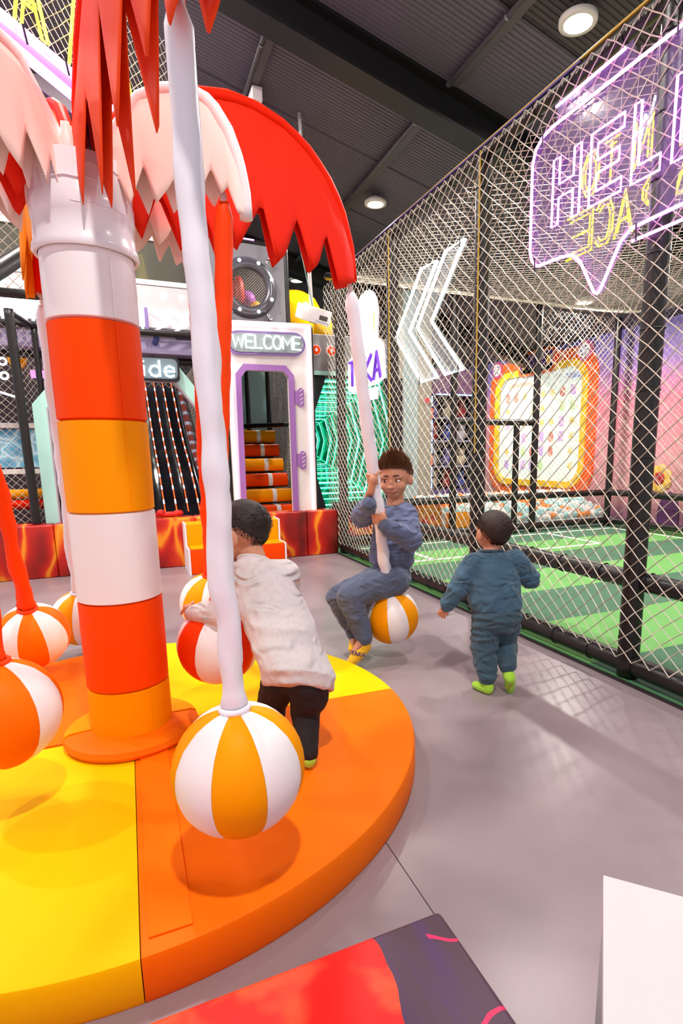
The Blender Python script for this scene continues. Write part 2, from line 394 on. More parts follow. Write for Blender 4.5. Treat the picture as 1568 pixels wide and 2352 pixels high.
# palm leaves
LONG = [(.02, 2.12), (.10, 2.31), (.2, 2.42), (.32, 2.49), (.434, 2.538), (.558, 2.572), (.689, 2.576), (.808, 2.554), (.913, 2.506), (1.013, 2.426), (1.094, 2.315), (1.145, 2.164), (1.16, 2.017)]
LONGB = [(.02, 2.08), (.12, 2.14), (.2, 1.98), (.27, 2.15), (.35, 1.97), (.42, 2.17), (.49, 1.97), (.545, 2.12), (.568, 2.0), (.60, 2.06), (.688, 2.204), (.742, 1.985), (.79, 2.03), (.86, 2.19), (.927, 1.995), (.965, 2.03), (1.011, 2.165), (1.071, 1.955), (1.13, 1.975), (1.17, 1.99)]
LONGA = [(.02, 2.10), (.10, 2.20), (.22, 1.96), (.34, 2.22), (.46, 1.90), (.58, 2.30), (.70, 1.96), (.80, 2.24), (.92, 2.0), (1.0, 2.2), (1.08, 1.98), (1.17, 2.02)]
SHORT = [(.03, 2.12), (.09, 2.21), (.166, 2.288), (.232, 2.352), (.307, 2.367), (.394, 2.362), (.464, 2.323), (.516, 2.239), (.547, 2.149), (.563, 2.059), (.566, 1.975)]
SHORTB = [(.03, 2.06), (.1, 2.13), (.15, 2.03), (.175, 2.10), (.208, 2.01), (.262, 2.13), (.30, 2.01), (.345, 2.05), (.392, 2.11), (.443, 2.02), (.487, 2.105), (.517, 2.03), (.54, 2.05), (.57, 1.97)]
def interp(pl, t):
    for (a, b), (c, d) in zip(pl, pl[1:]):
        if a <= t <= c: return b+(d-b)*(t-a)/max(c-a, 1e-6)
    return pl[0][1] if t < pl[0][0] else pl[-1][1]
def resample(pl, n):
    L = [0]
    for a, b in zip(pl, pl[1:]): L.append(L[-1]+hypot(b[0]-a[0], b[1]-a[1]))
    xs = list(zip(L, [p[0] for p in pl])); zs = list(zip(L, [p[1] for p in pl]))
    return [(interp(xs, L[-1]*i/n), interp(zs, L[-1]*i/n)) for i in range(n+1)]
def leaf(az, top, bot, m, marm, drop=0, splay=(.34, .30), layers=1):
    a = rad(az); u = V((cos(a), sin(a), 0)); nrm = V((-sin(a), cos(a), 0)); base = V((CX, CY, 0)); pts = resample(top, 90)
    root = None
    for side in (1, -1):
        mb = MB(); K = 9; vs = []; fs = []
        for i, (r, z) in enumerate(pts):
            zb = min(z-.012, interp(bot, r+(.02 if side < 0 else 0))-drop*(.6 if side < 0 else 1))
            for k in range(K):
                t = k/(K-1); dz = (z-zb)*t; flare = splay[0 if side > 0 else 1]*dz*(1-.55*t)+.02*(1-(1-t)**3)
                wv = .005*sin(i*.22+side*2)*t
                vs.append(base+u*r+nrm*side*(flare+wv)+V((0, 0, z+.012*(1-t)-dz)))
        for i in range(len(pts)-1):
            for k in range(K-1): fs.append((i*K+k, (i+1)*K+k, (i+1)*K+k+1, i*K+k+1))
        o = mb.add(vs, fs).build('palm_leaf', m, pc, smooth=True)
        sd = o.modifiers.new('cloth', 'SOLIDIFY'); sd.thickness = .0025
        root = o
    path = [base+u*r+V((0, 0, z-.012)) for r, z in resample(top, 24)]
    MB().tube([base+u*.01+V((0, 0, 1.95))]+path, .022, 10).build('leaf_arm', marm, pc, smooth=True)
m_leafred = mat('red_leaf_fabric', '#f02604', .6, .05, 60, spec=.2); m_leafor = mat('orange_leaf_fabric', '#f84a14', .6, .05, 60, spec=.2); m_leafam = mat('amber_leaf_fabric', '#fa8a08', .6, .05, 60, spec=.2)
leaf(-77, LONG, LONGA, m_leafor, m_red, .0, splay=(.10, .06))
leaf(-30, SHORT, SHORTB, m_peach, m_white, splay=(.16, .14))
leaf(17, LONG, LONGB, m_leafred, m_red, splay=(.05, .08))
leaf(45, SHORT, SHORTB, m_peach, m_white, .03)
leaf(103, LONG, LONGB, m_leafam, m_red)
leaf(150, SHORT, SHORTB, m_peach, m_white, .03)
leaf(195, LONG, LONGB, m_leafred, m_red)
leaf(-125, SHORT, SHORTB, m_peach, m_white, splay=(.16, .14))
# crown core with bright straps and blue ties
MB().lathe((CX, CY, 0), [(.02, 1.9), (.06, 1.92), (.06, 2.2), (.03, 2.26)], 16).build('crown_core', m_red, pc, smooth=True)
m_blue = mat('navy_webbing', '#2f3f7a', .7)
for k in range(8):
    a = rad(-77+45*k+20); p = V((CX+.075*cos(a), CY+.075*sin(a), 0))
    MB().tube([p+V((0, 0, 2.0)), p+V((.01*cos(a), .01*sin(a), 2.15)), p+V((.04*cos(a), .04*sin(a), 2.2+.03*(k % 3)))], [.022, .026, .012], 8).build('crown_roll', [m_amber, m_cream, m_red][k % 3], pc, smooth=True)
for a in (-60, -15, 170, 215):
    p = V((CX+.10*cos(rad(a)), CY+.10*sin(rad(a)), 2.19)); MB().box(p-V((.012, .012, .06)), p+V((.012, .012, .05)), .004).build('webbing_tie', m_blue, pc, fix=True)

# ---------------------------------------------------------------- ball swings
GR = .165
def gore_mesh(col, wide, n8=8):
    mb = MB(); n, m = 8, 20; vs = []; fs = []
    for i in range(m+1):
        t = pi*(.012+.976*i/m)
        for k in range(n+1):
            s = k/n; ph = (s-.5)*2*pi/n8*.996; seam = 1-.018*(abs(2*s-1)**6)-.004*sin(18*t)*(abs(2*s-1)**3)
            vs.append((GR*seam*sin(t)*cos(ph), GR*seam*sin(t)*sin(ph), GR*seam*cos(t)))
    N = n+1
    for i in range(m):
        for k in range(n): fs.append((i*N+k, (i+1)*N+k, (i+1)*N+k+1, i*N+k+1))
    return mb.add(vs, fs).mesh('ball_panel', col, True)
m_ballwhite = mat('ball_white_vinyl', '#f8f1f1', .46, .04, 30, spec=.35)
GW = gore_mesh(m_ballwhite, 0); GM = {}
m_strapW = mat('white_satin_sleeve', '#f3eef6', .42, .05, 50, spec=.35); m_strapO = mat('orange_sleeve', '#fc4604', .55, .05, 50, spec=.2)
m_wrap = mat('clear_plastic_wrap', '#e8dede', .25, alpha=.55)
def swing(name, ball, tip, col, strap, phase, label, r0=.033, slack=0, wave=.003, topr=None):
    ball = V(ball); tip = V(tip); ax = (tip-ball).normalized(); t = thing(name, label, 'swing', tip, 'ball swings hanging from the palm carousel')
    if col not in GM: GM[col] = gore_mesh(col, 1)
    e = V((0, -1, 0)); e = (e-ax*e.dot(ax)).normalized(); f = ax.cross(e); core = V(ball)
    for k in range(8):
        o = ob('ball_panel', GM[col] if k % 2 == 0 else GW, t); a = rad(phase)+2*pi*k/8
        x = e*cos(a)+f*sin(a); y = ax.cross(x); frame(o, ball, x, y)
    # fabric sleeve with gathers
    top = ball+ax*(GR-.004); L = (tip-top).length; n = 70; pts = []; rs = []
    for i in range(n+1):
        s = i/n; p = top+(tip-top)*s
        p = p+e*slack*sin(pi*s)+f*wave*(sin(s*11+phase)+.6*sin(s*23))*sin(pi*s)
        rr = r0*(1+.05*sin(s*29+phase)*(1-s))
        if s < .03: rr = r0*(1.25-.25*abs(s-.012)/.018) if s > .004 else r0*.9
        if s > .97: rr = r0*(.5+.5*(1-s)/.03)
        pts.append(p); rs.append(rr)
    sl = MB(); sl.tube(pts, rs, 16, flat=.82)
    rng = random.Random(int(phase*10)+3)
    # wrinkle the sleeve
    off = rng.random()*10
    for i, v in enumerate(sl.v):
        ring, k = divmod(i, 16); c = V(pts[min(ring, n)]); d = V(v)-c; s = ring/n
        q = noise.noise(V((k/16*5, s*17+off, off)))*.42*(1-.7*s)+noise.noise(V((k/16*12, s*70, off)))*.07
        sl.v[i] = tuple(c+d*(1+q))
    sl.build('sleeve', strap, t, smooth=True)
    MB().tube([top+ax*.004+ (e*cos(2*pi*k/20)+f*sin(2*pi*k/20))*r0*1.18 for k in range(20)], .008, 8, closed=True).build('gathered_cuff', strap, t, smooth=True)
    kn = MB()
    for k in range(5):
        kn.ell(tip+V((rng.uniform(-.008, .008), rng.uniform(-.008, .008), .006+.012*k)), (.012, .012, .012), 8, 6)
    kn.build('plastic_knot', m_wrap, t, smooth=True)
    return t
m_ballor = mat('ball_orange_vinyl', '#ff7404', .48, .04, 30, spec=.1); m_ballred = mat('ball_red_vinyl', '#f23a04', .48, .04, 30, spec=.1); m_ballamb = mat('ball_amber_vinyl', '#ffa000', .48, .04, 30, spec=.1)
swing('ball_swing', (.198, 1.335, .42), (.163, 1.30, 2.065), m_ballamb, m_strapW, -10, 'large amber and white ball on a wrinkled white sleeve, nearest to the camera', .028)
swing('ball_swing', (-.408, 1.894, .447), (-.384, 1.85, 1.95), m_ballor, m_strapO, 22, 'big orange and white ball cut by the left edge above the yellow mat', .03)
swing('ball_swing', (-.501, 3.177, .32), (-.545, 2.58, 1.95), m_ballor, m_strapO, 4, 'orange and white ball behind, on an orange sleeve left of the column', .033)
swing('ball_swing', (-.330, 3.70, .25), (-.322, 3.40, 1.955), m_ballamb, m_strapW, -35, 'amber and white ball half hidden behind the column, on a white sleeve', .03)
swing('ball_swing', (.36, 3.06, .418), (.337, 2.686, 1.95), m_ballamb, m_strapO, -50, 'amber and white ball by the child\'s outstretched hand, on an orange sleeve', .03)
swing('ball_swing', (.285, 2.275, .442), (.365, 2.04, 2.02), m_ballred, m_strapO, -64, 'red-orange and white ball hugged by the child in the pale shirt', .03)
swing('ball_swing', (1.368, 2.909, .249), (1.036, 2.625, 1.955), m_ballamb, m_strapW, 35, 'amber and white ball with the seated boy on it, on a white sleeve', .033, wave=.002)
# ---------------------------------------------------------------- netted ball court
XF = 2.38
cg = thing('court_cage', 'black padded pipe cage with ivory netting around the green ball court', 'cage', (XF, 2.07, 0))
TOP = 3.18
def pad_pipe(name, a, b, r, parent=cg, ties=True, m=None):
    a, b = V(a), V(b); L = (b-a).length; n = max(2, int(L/.06)); pts = []; rs = []
    for i in range(n+1):
        pts.append(a+(b-a)*i/n); rs.append(r*(1+.03*noise.noise(V((i*.35, a.x*3, a.y*3)))))
    o = MB().tube(pts, rs, 14).build(name, m or m_black, parent, smooth=True)
    if ties:
        d = (b-a).normalized(); e = d.orthogonal().normalized(); f = d.cross(e); s = .22
        while s < L-.1:
            c = a+d*s; MB().tube([c+(e*cos(2*pi*k/10)+f*sin(2*pi*k/10))*(r+.003) for k in range(10)], .004, 4, closed=True).build('cable_tie', m_tie, o); s += .31+.07*noise.noise(c*3)
    return o
m_tie = mat('black_cable_tie', '#0a0809', .4)
for y in (.62, 2.07, 3.53, 4.98, 6.4): pad_pipe('post', (XF, y, 0), (XF, y, TOP), .055)
pad_pipe('rail', (XF, .5, TOP), (XF, 6.45, TOP), .042); pad_pipe('rail', (XF+.03, .5, .53), (XF+.03, 6.4, .53), .05); pad_pipe('rail', (XF, .5, .075), (XF, 6.4, .075), .052)
# thin conduit with yellow and purple cable on the top rail
MB().tube([(XF-.03, .5, TOP+.04), (XF-.03, 6.4, TOP+.04)], .009, 6).build('cable', mat('yellow_cable', '#b8962a', .5), cg)
MB().tube([(XF-.045, 2.6, TOP+.02), (XF-.045, 6.4, TOP+.025)], .008, 6).build('cable', mat('purple_cable', '#4a3a78', .5), cg)
for y in (2.4, 3.55, 4.7): MB().box((XF-.02, y, TOP+.045), (XF+.02, y+.62, TOP+.06)).build('batten', m_cream, cg)
for y in (3.53, 4.98): MB().tube([(XF-.052, y-.03, 1.2), (XF-.052, y-.03, TOP)], .006, 5).build('cable', MATS['yellow_cable'], cg)
YB, XR = 6.8, 7.33
for x, z1 in ((4.17, 3.3), (5.58, 3.3), (7.1, 3.3)): pad_pipe('post', (x, YB, 0), (x, YB, z1), .05, ties=False)
pad_pipe('post', (5.24, YB, 0), (5.24, YB, 1.62), .045, ties=False)
pad_pipe('rail', (4.17, YB, 1.63), (5.58, YB, 1.63), .045, ties=False)
pad_pipe('rail', (XF, YB, .55), (7.1, YB, .55), .05, ties=False); pad_pipe('rail', (XF, YB, .1), (7.1, YB, .1), .05, ties=False)
pad_pipe('rail', (XF, YB, 3.3), (7.1, YB, 3.3), .045, ties=False)
pad_pipe('rail', (7.1, .5, .55), (7.1, YB, .55), .05, ties=False); pad_pipe('rail', (7.1, .5, .1), (7.1, YB, .1), .05, ties=False); pad_pipe('rail', (7.1, .5, 3.3), (7.1, YB, 3.3), .045, ties=False)
for y in (1.5, 3.3, 5.1): pad_pipe('post', (7.1, y, 0), (7.1, y, 3.3), .05, ties=False)
pad_pipe('rail', (XF, 6.4, TOP), (XF, YB, 3.3), .04, ties=False)
m_net = m_rope
nn = stuff(net(MB(), (XF-.058, .95, .12), (0, .052, 0), (0, 0, .045), 105, 68, .0032,
      f=lambda p: p+V((-.012*sin(p.y*4.3)*sin(p.z*2), .006*noise.noise(p*3), .006*noise.noise(p*3+V((9, 0, 0))))) if p.z > .5 else p+V((.03*(p.z-.1)*0-.01*sin(p.y*7), .012*noise.noise(p*5), .012*noise.noise(p*5+V((4, 0, 0)))))).build('net', m_net, cg))
# net hem stitched to the top rail, ceiling net and the far nets
hem = MB()
for i in range(150):
    y = 1.0+i*.036; hem.seg((XF-.055, y, TOP-.03), (XF-.02+.02*(i % 2), y+.02, TOP+.03), .0028)
stuff(hem.build('net_lacing', m_net, cg))
stuff(net(MB(), (XF+.06, .95, 3.12), (.052, 0, 0), (0, .052, 0), 88, 112, .0028, f=lambda p: p+V((0, 0, -.16*sin(pi*min(1, max(0, (p.x-2.4)/4.7)))*sin(pi*min(1, max(0, (p.y-.9)/5.9)))+.15*max(0, (p.y-6)/.8)))).build('ceiling_net', m_net, cg))
stuff(net(MB(), (XF+.05, YB+.055, .15), (.044, 0, 0), (0, 0, .044), 106, 70, .0022).build('net', m_net, cg))
stuff(net(MB(), (7.1+.055, .95, .6), (0, .05, 0), (0, 0, .05), 116, 52, .0024).build('net', m_net, cg))
# short net between the cage end and the padding wall
stuff(net(MB(), (XF-.05, 6.44, .12), (0, .052, 0), (0, 0, .045), 7, 68, .0032).build('net', m_net, cg))

# court floor of striped turf
m_gl = mat('light_green_turf', '#68a656', .8, .1, 300, .04, 3); m_gd = mat('dark_green_turf', '#426e52', .8, .1, 300, .05, 3)
court = struct(MB().box((2.33, -2, -.06), (7.46, 11.6, -.012)).build('floor_court', mat('court_base', '#3d6b4c', .9)))
y = 6.8; k = 0
while y > -1:
    MB().box((2.335, y-.75+.001, -.012), (7.46, y-.001, .001)).build('turf_strip', m_gd if k % 2 == 0 else m_gl, court); y -= .75; k += 1
MB().box((2.335, 6.8, -.012), (7.46, 11.6, 0)).build('turf_strip', m_gd, court)
m_line = mat('white_line_paint', '#eef2e2', .7)
for a, b in (((2.5, 5.47), (5.7, 5.53)), ((5.64, 5.47), (5.7, 6.6)), ((3.1, 5.5), (3.16, 6.6)), ((2.5, 6.55), (7.0, 6.6)), ((6.95, 1), (7.0, 6.6))):
    MB().box((*a, .001), (*b, .004)).build('pitch_line', m_line, court)
MB().box((2.305, -2, 0), (2.335, 6.9, .006)).build('floor_edge_strip', mat('green_edge_strip', '#3f7a48', .7), court)
MB().box((2.285, -2, 0), (2.305, 6.9, .012)).build('floor_edge_strip', mat('dark_edge_trim', '#2a2426', .5), court)

# ---------------------------------------------------------------- ball pit behind the court
pit = tag(MB().prism([(4.25, 6.95, 0), (4.25, 6.95, .11), (4.25, 7.86, .41), (4.25, 8.35, .42), (4.25, 8.35, 0)], (3.13, 0, 0)).build('ball_pit', mat('pit_liner', '#cfe2e0', .6), None, fix=True), 'shallow pit under the coloured play balls behind the court', 'ball pit')
bmats = [mat('pit_ball_white', '#f3f0ec', .3), mat('pit_ball_mint', '#a9dcdc', .3), mat('pit_ball_orange', '#ff8a1e', .3)]
bmesh_ = [MB().ell((0, 0, 0), .047, 12, 8).mesh('play_ball', m, True) for m in bmats]
names = ['white plastic play ball in the ball pit', 'pale mint plastic play ball in the ball pit', 'orange plastic play ball in the ball pit']
rb = random.Random(3); cnt = 0
for j in range(9):
    for i in range(33):
        if cnt >= 296: break
        x = 4.34+.092*i+(.046 if j % 2 else 0)+rb.uniform(-.015, .015); y = 7.03+.085*j+rb.uniform(-.012, .012); z = .175+.030*j+rb.uniform(0, .03)
        if x > 7.33: continue
        k = 2 if noise.noise(V((x*1.7, y*2.0, 3))) > .12 else (1 if rb.random() < .45 else 0)
        if rb.random() < .2: k = rb.randrange(3)
        o = ob('play_ball', bmesh_[k]); o.location = (x, y, z); tag(o, names[k], 'ball', 'play balls in the pit: '+('white', 'mint', 'orange')[k]); cnt += 1
bed = MB()
for j in range(6):
    for i in range(33): bed.ell((4.36+.092*i+rb.uniform(-.02, .02), 7.84+.086*j, .47+rb.uniform(-.02, .03)), .046, 6, 4)
bo = bed.build('pit_balls_behind', bmats[0], None, smooth=True); bo.data.materials.append(bmats[1]); bo.data.materials.append(bmats[2])
mi = []
for q in range(6*33): mi += [rb.choice((0, 0, 1, 2))]*(6*2+6*2)
bo.data.polygons.foreach_set('material_index', mi[:len(bo.data.polygons)]); stuff(bo); bo['label'] = 'mass of play balls at the back of the pit'; bo['category'] = 'balls'
tag(MB().box((4.24, 6.93, 0), (4.62, 7.12, .34), .03).build('foam_block', m_amber, None, fix=True), 'amber foam block at the corner of the ball pit', 'foam block')
tag(MB().box((2.5, 7.0, 0), (4.12, 7.3, .55), .02).build('lava_padding', m_lava, None, fix=True), 'lava-print foam wall behind the net left of the ball pit', 'padding')

# ---------------------------------------------------------------- projected game screen on the pink wall
scr = thing('game_screen', 'large projected shape-matching game in a rounded orange and yellow frame on the pink wall', 'screen', (7.4, 8.95, .4))
def rrect(y0, y1, z0, z1, r, x, n=8):
    o = []
    for cy, cz, a0 in ((y1-r, z0+r, -90), (y1-r, z1-r, 0), (y0+r, z1-r, 90), (y0+r, z0+r, 180)):
        for k in range(n+1): a = rad(a0+90*k/n); o.append((x, cy+r*cos(a), cz+r*sin(a)))
    return o
m_fr = mat('orange_frame', '#f05a10', .5); m_fy = mat('yellow_frame', '#fbc31c', .5)
MB().holed(rrect(7.5, 10.55, .36, 3.02, .5, 7.46), rrect(7.72, 10.3, .58, 2.78, .36, 7.46), (-.06, 0, 0)).build('outer_frame', m_fr, scr, fix=True)
MB().holed(rrect(7.68, 10.34, .54, 2.82, .40, 7.40), rrect(7.80, 10.2, .66, 2.70, .3, 7.40), (-.03, 0, 0)).build('inner_frame', m_fy, scr, fix=True)
MB().prism(rrect(7.78, 10.22, .64, 2.72, .3, 7.45), (-.03, 0, 0)).build('screen_surface', neon('projected_picture', '#d2ded6', .30), scr, fix=True)
rs_ = random.Random(5); eggs = [('#c98276', 1.0), ('#d9c070', 1.0), ('#c4a0d4', 1.0), ('#b8d49c', 1.0)]; em = [neon('picture_'+c[1:], c, .22) for c, s in eggs]
for r in range(6):
    for c in range(8):
        if rs_.random() < .25: continue
        yy = 8.05+c*.27; zz = 2.3-r*.27; q = rs_.randrange(4); n = 14
        pts = [(7.419, yy+.075*cos(2*pi*k/n)*(1-.18*sin(2*pi*k/n)), zz+.1*sin(2*pi*k/n)) for k in range(n)] if q in (0, 3) else ([(7.419, yy+(.09 if k % 2 else .045)*cos(2*pi*k/10+pi/2), zz+(.09 if k % 2 else .045)*sin(2*pi*k/10+pi/2)) for k in range(10)] if q == 1 else [(7.419, yy+a*.065, zz+b*.09) for a, b in ((-1, -1), (1, -1), (1, 1), (-1, 1))])
        MB().prism(pts, (-.003, 0, 0)).build('game_tile', em[q], scr, fix=True)
MB().prism([(7.419, 9.2, 2.5), (7.419, 9.95, 2.5), (7.419, 9.95, 2.58), (7.419, 9.2, 2.58)], (-.003, 0, 0)).build('game_bar', neon('picture_bar', '#d89a8c', .22), scr, fix=True)
MB().prism([(7.419, 7.9, 2.5), (7.419, 8.25, 2.5), (7.419, 8.25, 2.6), (7.419, 7.9, 2.6)], (-.003, 0, 0)).build('game_bar', neon('picture_bar2', '#94a2c8', .22), scr, fix=True)
for yy in (7.78, 10.3):
    MB().tube([(7.43, yy, 2.92), (7.38, yy, 2.92)], .17, 20).build('round_badge', mat('badge_magenta', '#c8487c', .5), scr)
    MB().tube([(7.40, yy, 2.92), (7.365, yy, 2.92)], .125, 20).build('badge_face', mat('badge_white', '#ece4ea', .5), scr)
    for k in range(6):
        a = 2*pi*k/6; MB().box((7.355, yy-.012, 2.92-.012), (7.365, yy+.012, 2.92+.012)).build('badge_mark', mat('badge_dark', '#4a3560', .5), scr).location = (0, .075*cos(a), .075*sin(a))
MB().prism(rrect(8.55, 9.5, 2.72, 3.08, .08, 7.42), (-.05, 0, 0)).build('title_plate', mat('title_purple', '#5b3a86', .5), scr, fix=True)
MB().holed(rrect(8.5, 9.55, 2.68, 3.12, .1, 7.42), rrect(8.55, 9.5, 2.72, 3.08, .08, 7.42), (-.07, 0, 0)).build('title_border', m_fr, scr, fix=True)
for yy in (8.68, 9.38): MB().ell((7.36, yy, 2.9), (.02, .07, .1), 10, 8).build('title_light', mat('title_yellow', '#ffc21c', .4), scr, smooth=True)
# small mural figures low on the pink wall
m_red2 = mat('mural_red', '#b01a22', .6); m_yel2 = mat('mural_yellow', '#e8b84a', .6)
fl_ = thing('wall_flower', 'painted red and yellow flower low on the pink wall', 'mural', (7.45, 6.1, .6))
for k in range(7):
    a = 2*pi*k/7; MB().ell((7.45, 6.15+.14*cos(a), .78+.14*sin(a)), (.012, .09, .09), 10, 6).build('petal', m_yel2, fl_, smooth=True)
MB().ell((7.44, 6.15, .78), (.02, .1, .1), 12, 8).build('flower_centre', m_red2, fl_, smooth=True)
cor = thing('wall_coral', 'dark purple painted coral shapes along the foot of the pink wall', 'mural', (7.45, 5.3, 0))
for yy, h in ((5.1, .5), (5.5, .62), (5.95, .4), (4.6, .55), (6.5, .45)): MB().ell((7.45, yy, .2), (.015, .2, h), 10, 8).build('coral_lobe', mat('mural_plum', '#5b2f5e', .6), cor, smooth=True)

# ---------------------------------------------------------------- prize machine and pillar behind the court
pil = struct(MB().box((4.2, 8.4, 0), (4.72, 8.9, 5)).build('wall_pillar', mat('beige_pillar', '#a1988a', .6)))
MB().box((4.2, 8.38, 0), (4.45, 8.40, 4)).build('pale_panel', mat('pale_cyan_panel', '#a9bdc2', .5), pil)
MB().tube([(4.62, 8.4, 2.06), (4.62, 8.36, 2.06)], .045, 14).build('alarm_button', mat('alarm_red', '#e0304a', .4), pil)
cl = thing('prize_machine', 'tall dark prize machine with blue lights and plush toys behind the court', 'arcade machine', (5.3, 8.9, 0))
m_cab = mat('navy_cabinet', '#231f45', .4)
MB().box((4.85, 9.35, 0), (5.95, 9.45, 2.55)).build('back_panel', m_cab, cl); MB().box((4.85, 8.7, 0), (4.93, 9.4, 2.55)).build('side_panel', m_cab, cl); MB().box((5.87, 8.7, 0), (5.95, 9.4, 2.55)).build('side_panel', m_cab, cl)
MB().box((4.85, 8.65, 0), (5.95, 9.4, .55)).build('base_cabinet', mat('violet_cabinet', '#5a3f86', .4), cl); MB().box((4.85, 8.66, 2.2), (5.95, 9.4, 2.62)).build('header', mat('plum_header', '#6a3a68', .4), cl)
for z in (.95, 1.4, 1.8): MB().box((4.93, 8.8, z), (5.87, 9.35, z+.03)).build('shelf', mat('shelf_grey', '#8d88a0', .4), cl)
for x, z0, z1, c in ((4.89, .6, 2.2, '#8fb8ff'), (5.91, .6, 2.2, '#8fe0ff')):
    for k in range(8):
        MB().tube([(x, 8.68, z0+k*.2), (x, 8.68, z0+k*.2+.17)], .012, 6).build('light_strip', neon('strip_'+('r' if k % 4 == 2 else c[1:]), '#ff4a2a' if k % 4 == 2 else c, 2), cl)
MB().tube([(4.95, 8.65, 2.2), (5.85, 8.65, 2.2)], .012, 6).build('light_strip', neon('strip_8fb8ff', '#8fb8ff', 3), cl)
toys = [('#c8b89a', 'cream plush toy'), ('#a01c22', 'dark red plush toy'), ('#3a4c9a', 'blue plush toy'), ('#b8b0b8', 'pale grey plush toy'), ('#6a58a8', 'violet plush toy')]
q = 0
for z in (.58, .98, 1.43, 1.83):
    for x in (5.1, 5.4, 5.7):
        c, l = toys[q % 5]; m = mat('plush_'+c[1:], c, .8); t = thing('plush_toy', l+' on the '+{.58: 'lowest', .98: 'second', 1.43: 'third', 1.83: 'top'}[z]+' shelf of the prize machine, '+{5.1: 'left', 5.4: 'middle', 5.7: 'right'}[x], 'plush toy', (x, 9.05, z), 'plush toys in the prize machine')
        MB().ell((x, 9.05, z+.1), (.1, .09, .11), 10, 8).build('body', m, t, smooth=True); MB().ell((x, 9.02, z+.24), (.075, .07, .075), 10, 8).build('head', m, t, smooth=True)
        for s_ in (-1, 1): MB().ell((x+.055*s_, 9.02, z+.31), (.025, .02, .035), 8, 6).build('ear', m, t, smooth=True)
        q += 1

# ---------------------------------------------------------------- neon signs on the cage
XS = 2.305
def yz(pts, x=XS): return [(x, a, b) for a, b in pts]
hs = thing('hello_sign', 'pink neon speech bubble reading HELLO, hung high on the net at the right', 'neon sign', (XS, 2.2, 2.1))
bub = [(1.1, 2.97), (2.03, 2.97), (2.76, 2.965), (2.84, 2.95), (2.90, 2.91), (2.925, 2.84), (2.92, 2.37), (2.90, 2.315), (2.85, 2.275), (2.65, 2.265), (2.56, 2.25), (2.50, 2.20), (2.39, 2.02), (2.365, 2.005), (2.345, 2.02), (2.23, 2.21), (2.17, 2.25), (1.9, 2.255), (1.1, 2.26)]
MB().tube(yz(bub), .0085, 8).build('bubble_tube', m_np, hs, smooth=True)
MB().tube(yz([(2.74, 3.05), (2.27, 3.06)]), .008, 8).build('bubble_tube', m_np, hs, smooth=True); MB().tube(yz([(2.16, 2.19), (1.2, 2.19)]), .008, 8).build('bubble_tube', m_np, hs, smooth=True)
MB().prism(yz([(1.1, 3.0)]+[(a+(.02 if a > 2.6 else 0), b) for a, b in bub[1:]]+[(1.1, 2.23)], XS+.022), (.006, 0, 0)).build('acrylic_panel', mat('lilac_acrylic', '#c9a6f0', .12, alpha=.10), hs, fix=True)
MB().prism(yz([(2.76, 3.0), (2.76, 3.08), (2.25, 3.09), (2.22, 3.0)], XS+.022), (.006, 0, 0)).build('acrylic_panel', MATS['lilac_acrylic'], hs, fix=True)
LET = {'H': [(0, 0), (.24, 0), (.24, .4), (.76, .4), (.76, 0), (1, 0), (1, 1), (.76, 1), (.76, .6), (.24, .6), (.24, 1), (0, 1)],
       'E': [(0, 0), (1, 0), (1, .18), (.22, .18), (.22, .42), (.9, .42), (.9, .6), (.22, .6), (.22, .82), (1, .82), (1, 1), (0, 1)],
       'L': [(0, 0), (1, 0), (1, .2), (.24, .2), (.24, 1), (0, 1)],
       'O': [(.25, 0), (.75, 0), (1, .25), (1, .75), (.75, 1), (.25, 1), (0, .75), (0, .25)]}
for ch, y0, y1 in (('H', 2.74, 2.53), ('E', 2.46, 2.25), ('L', 2.19, 2.03), ('L', 1.97, 1.81), ('O', 1.74, 1.5)):
    MB().tube(yz([(y0+(y1-y0)*a, 2.445+.34*b) for a, b in LET[ch]]), .0065, 8, closed=True).build('letter_'+ch.lower(), m_np, hs, smooth=True)
for a, b in ((2.83, 2.93), (2.86, 2.285), (2.13, 2.22), (1.98, 2.98)): MB().tube(yz([(a, b+.035), (a-.004, b-.04)], XS-.012), .004, 5).build('cable_tie', m_tie, hs)
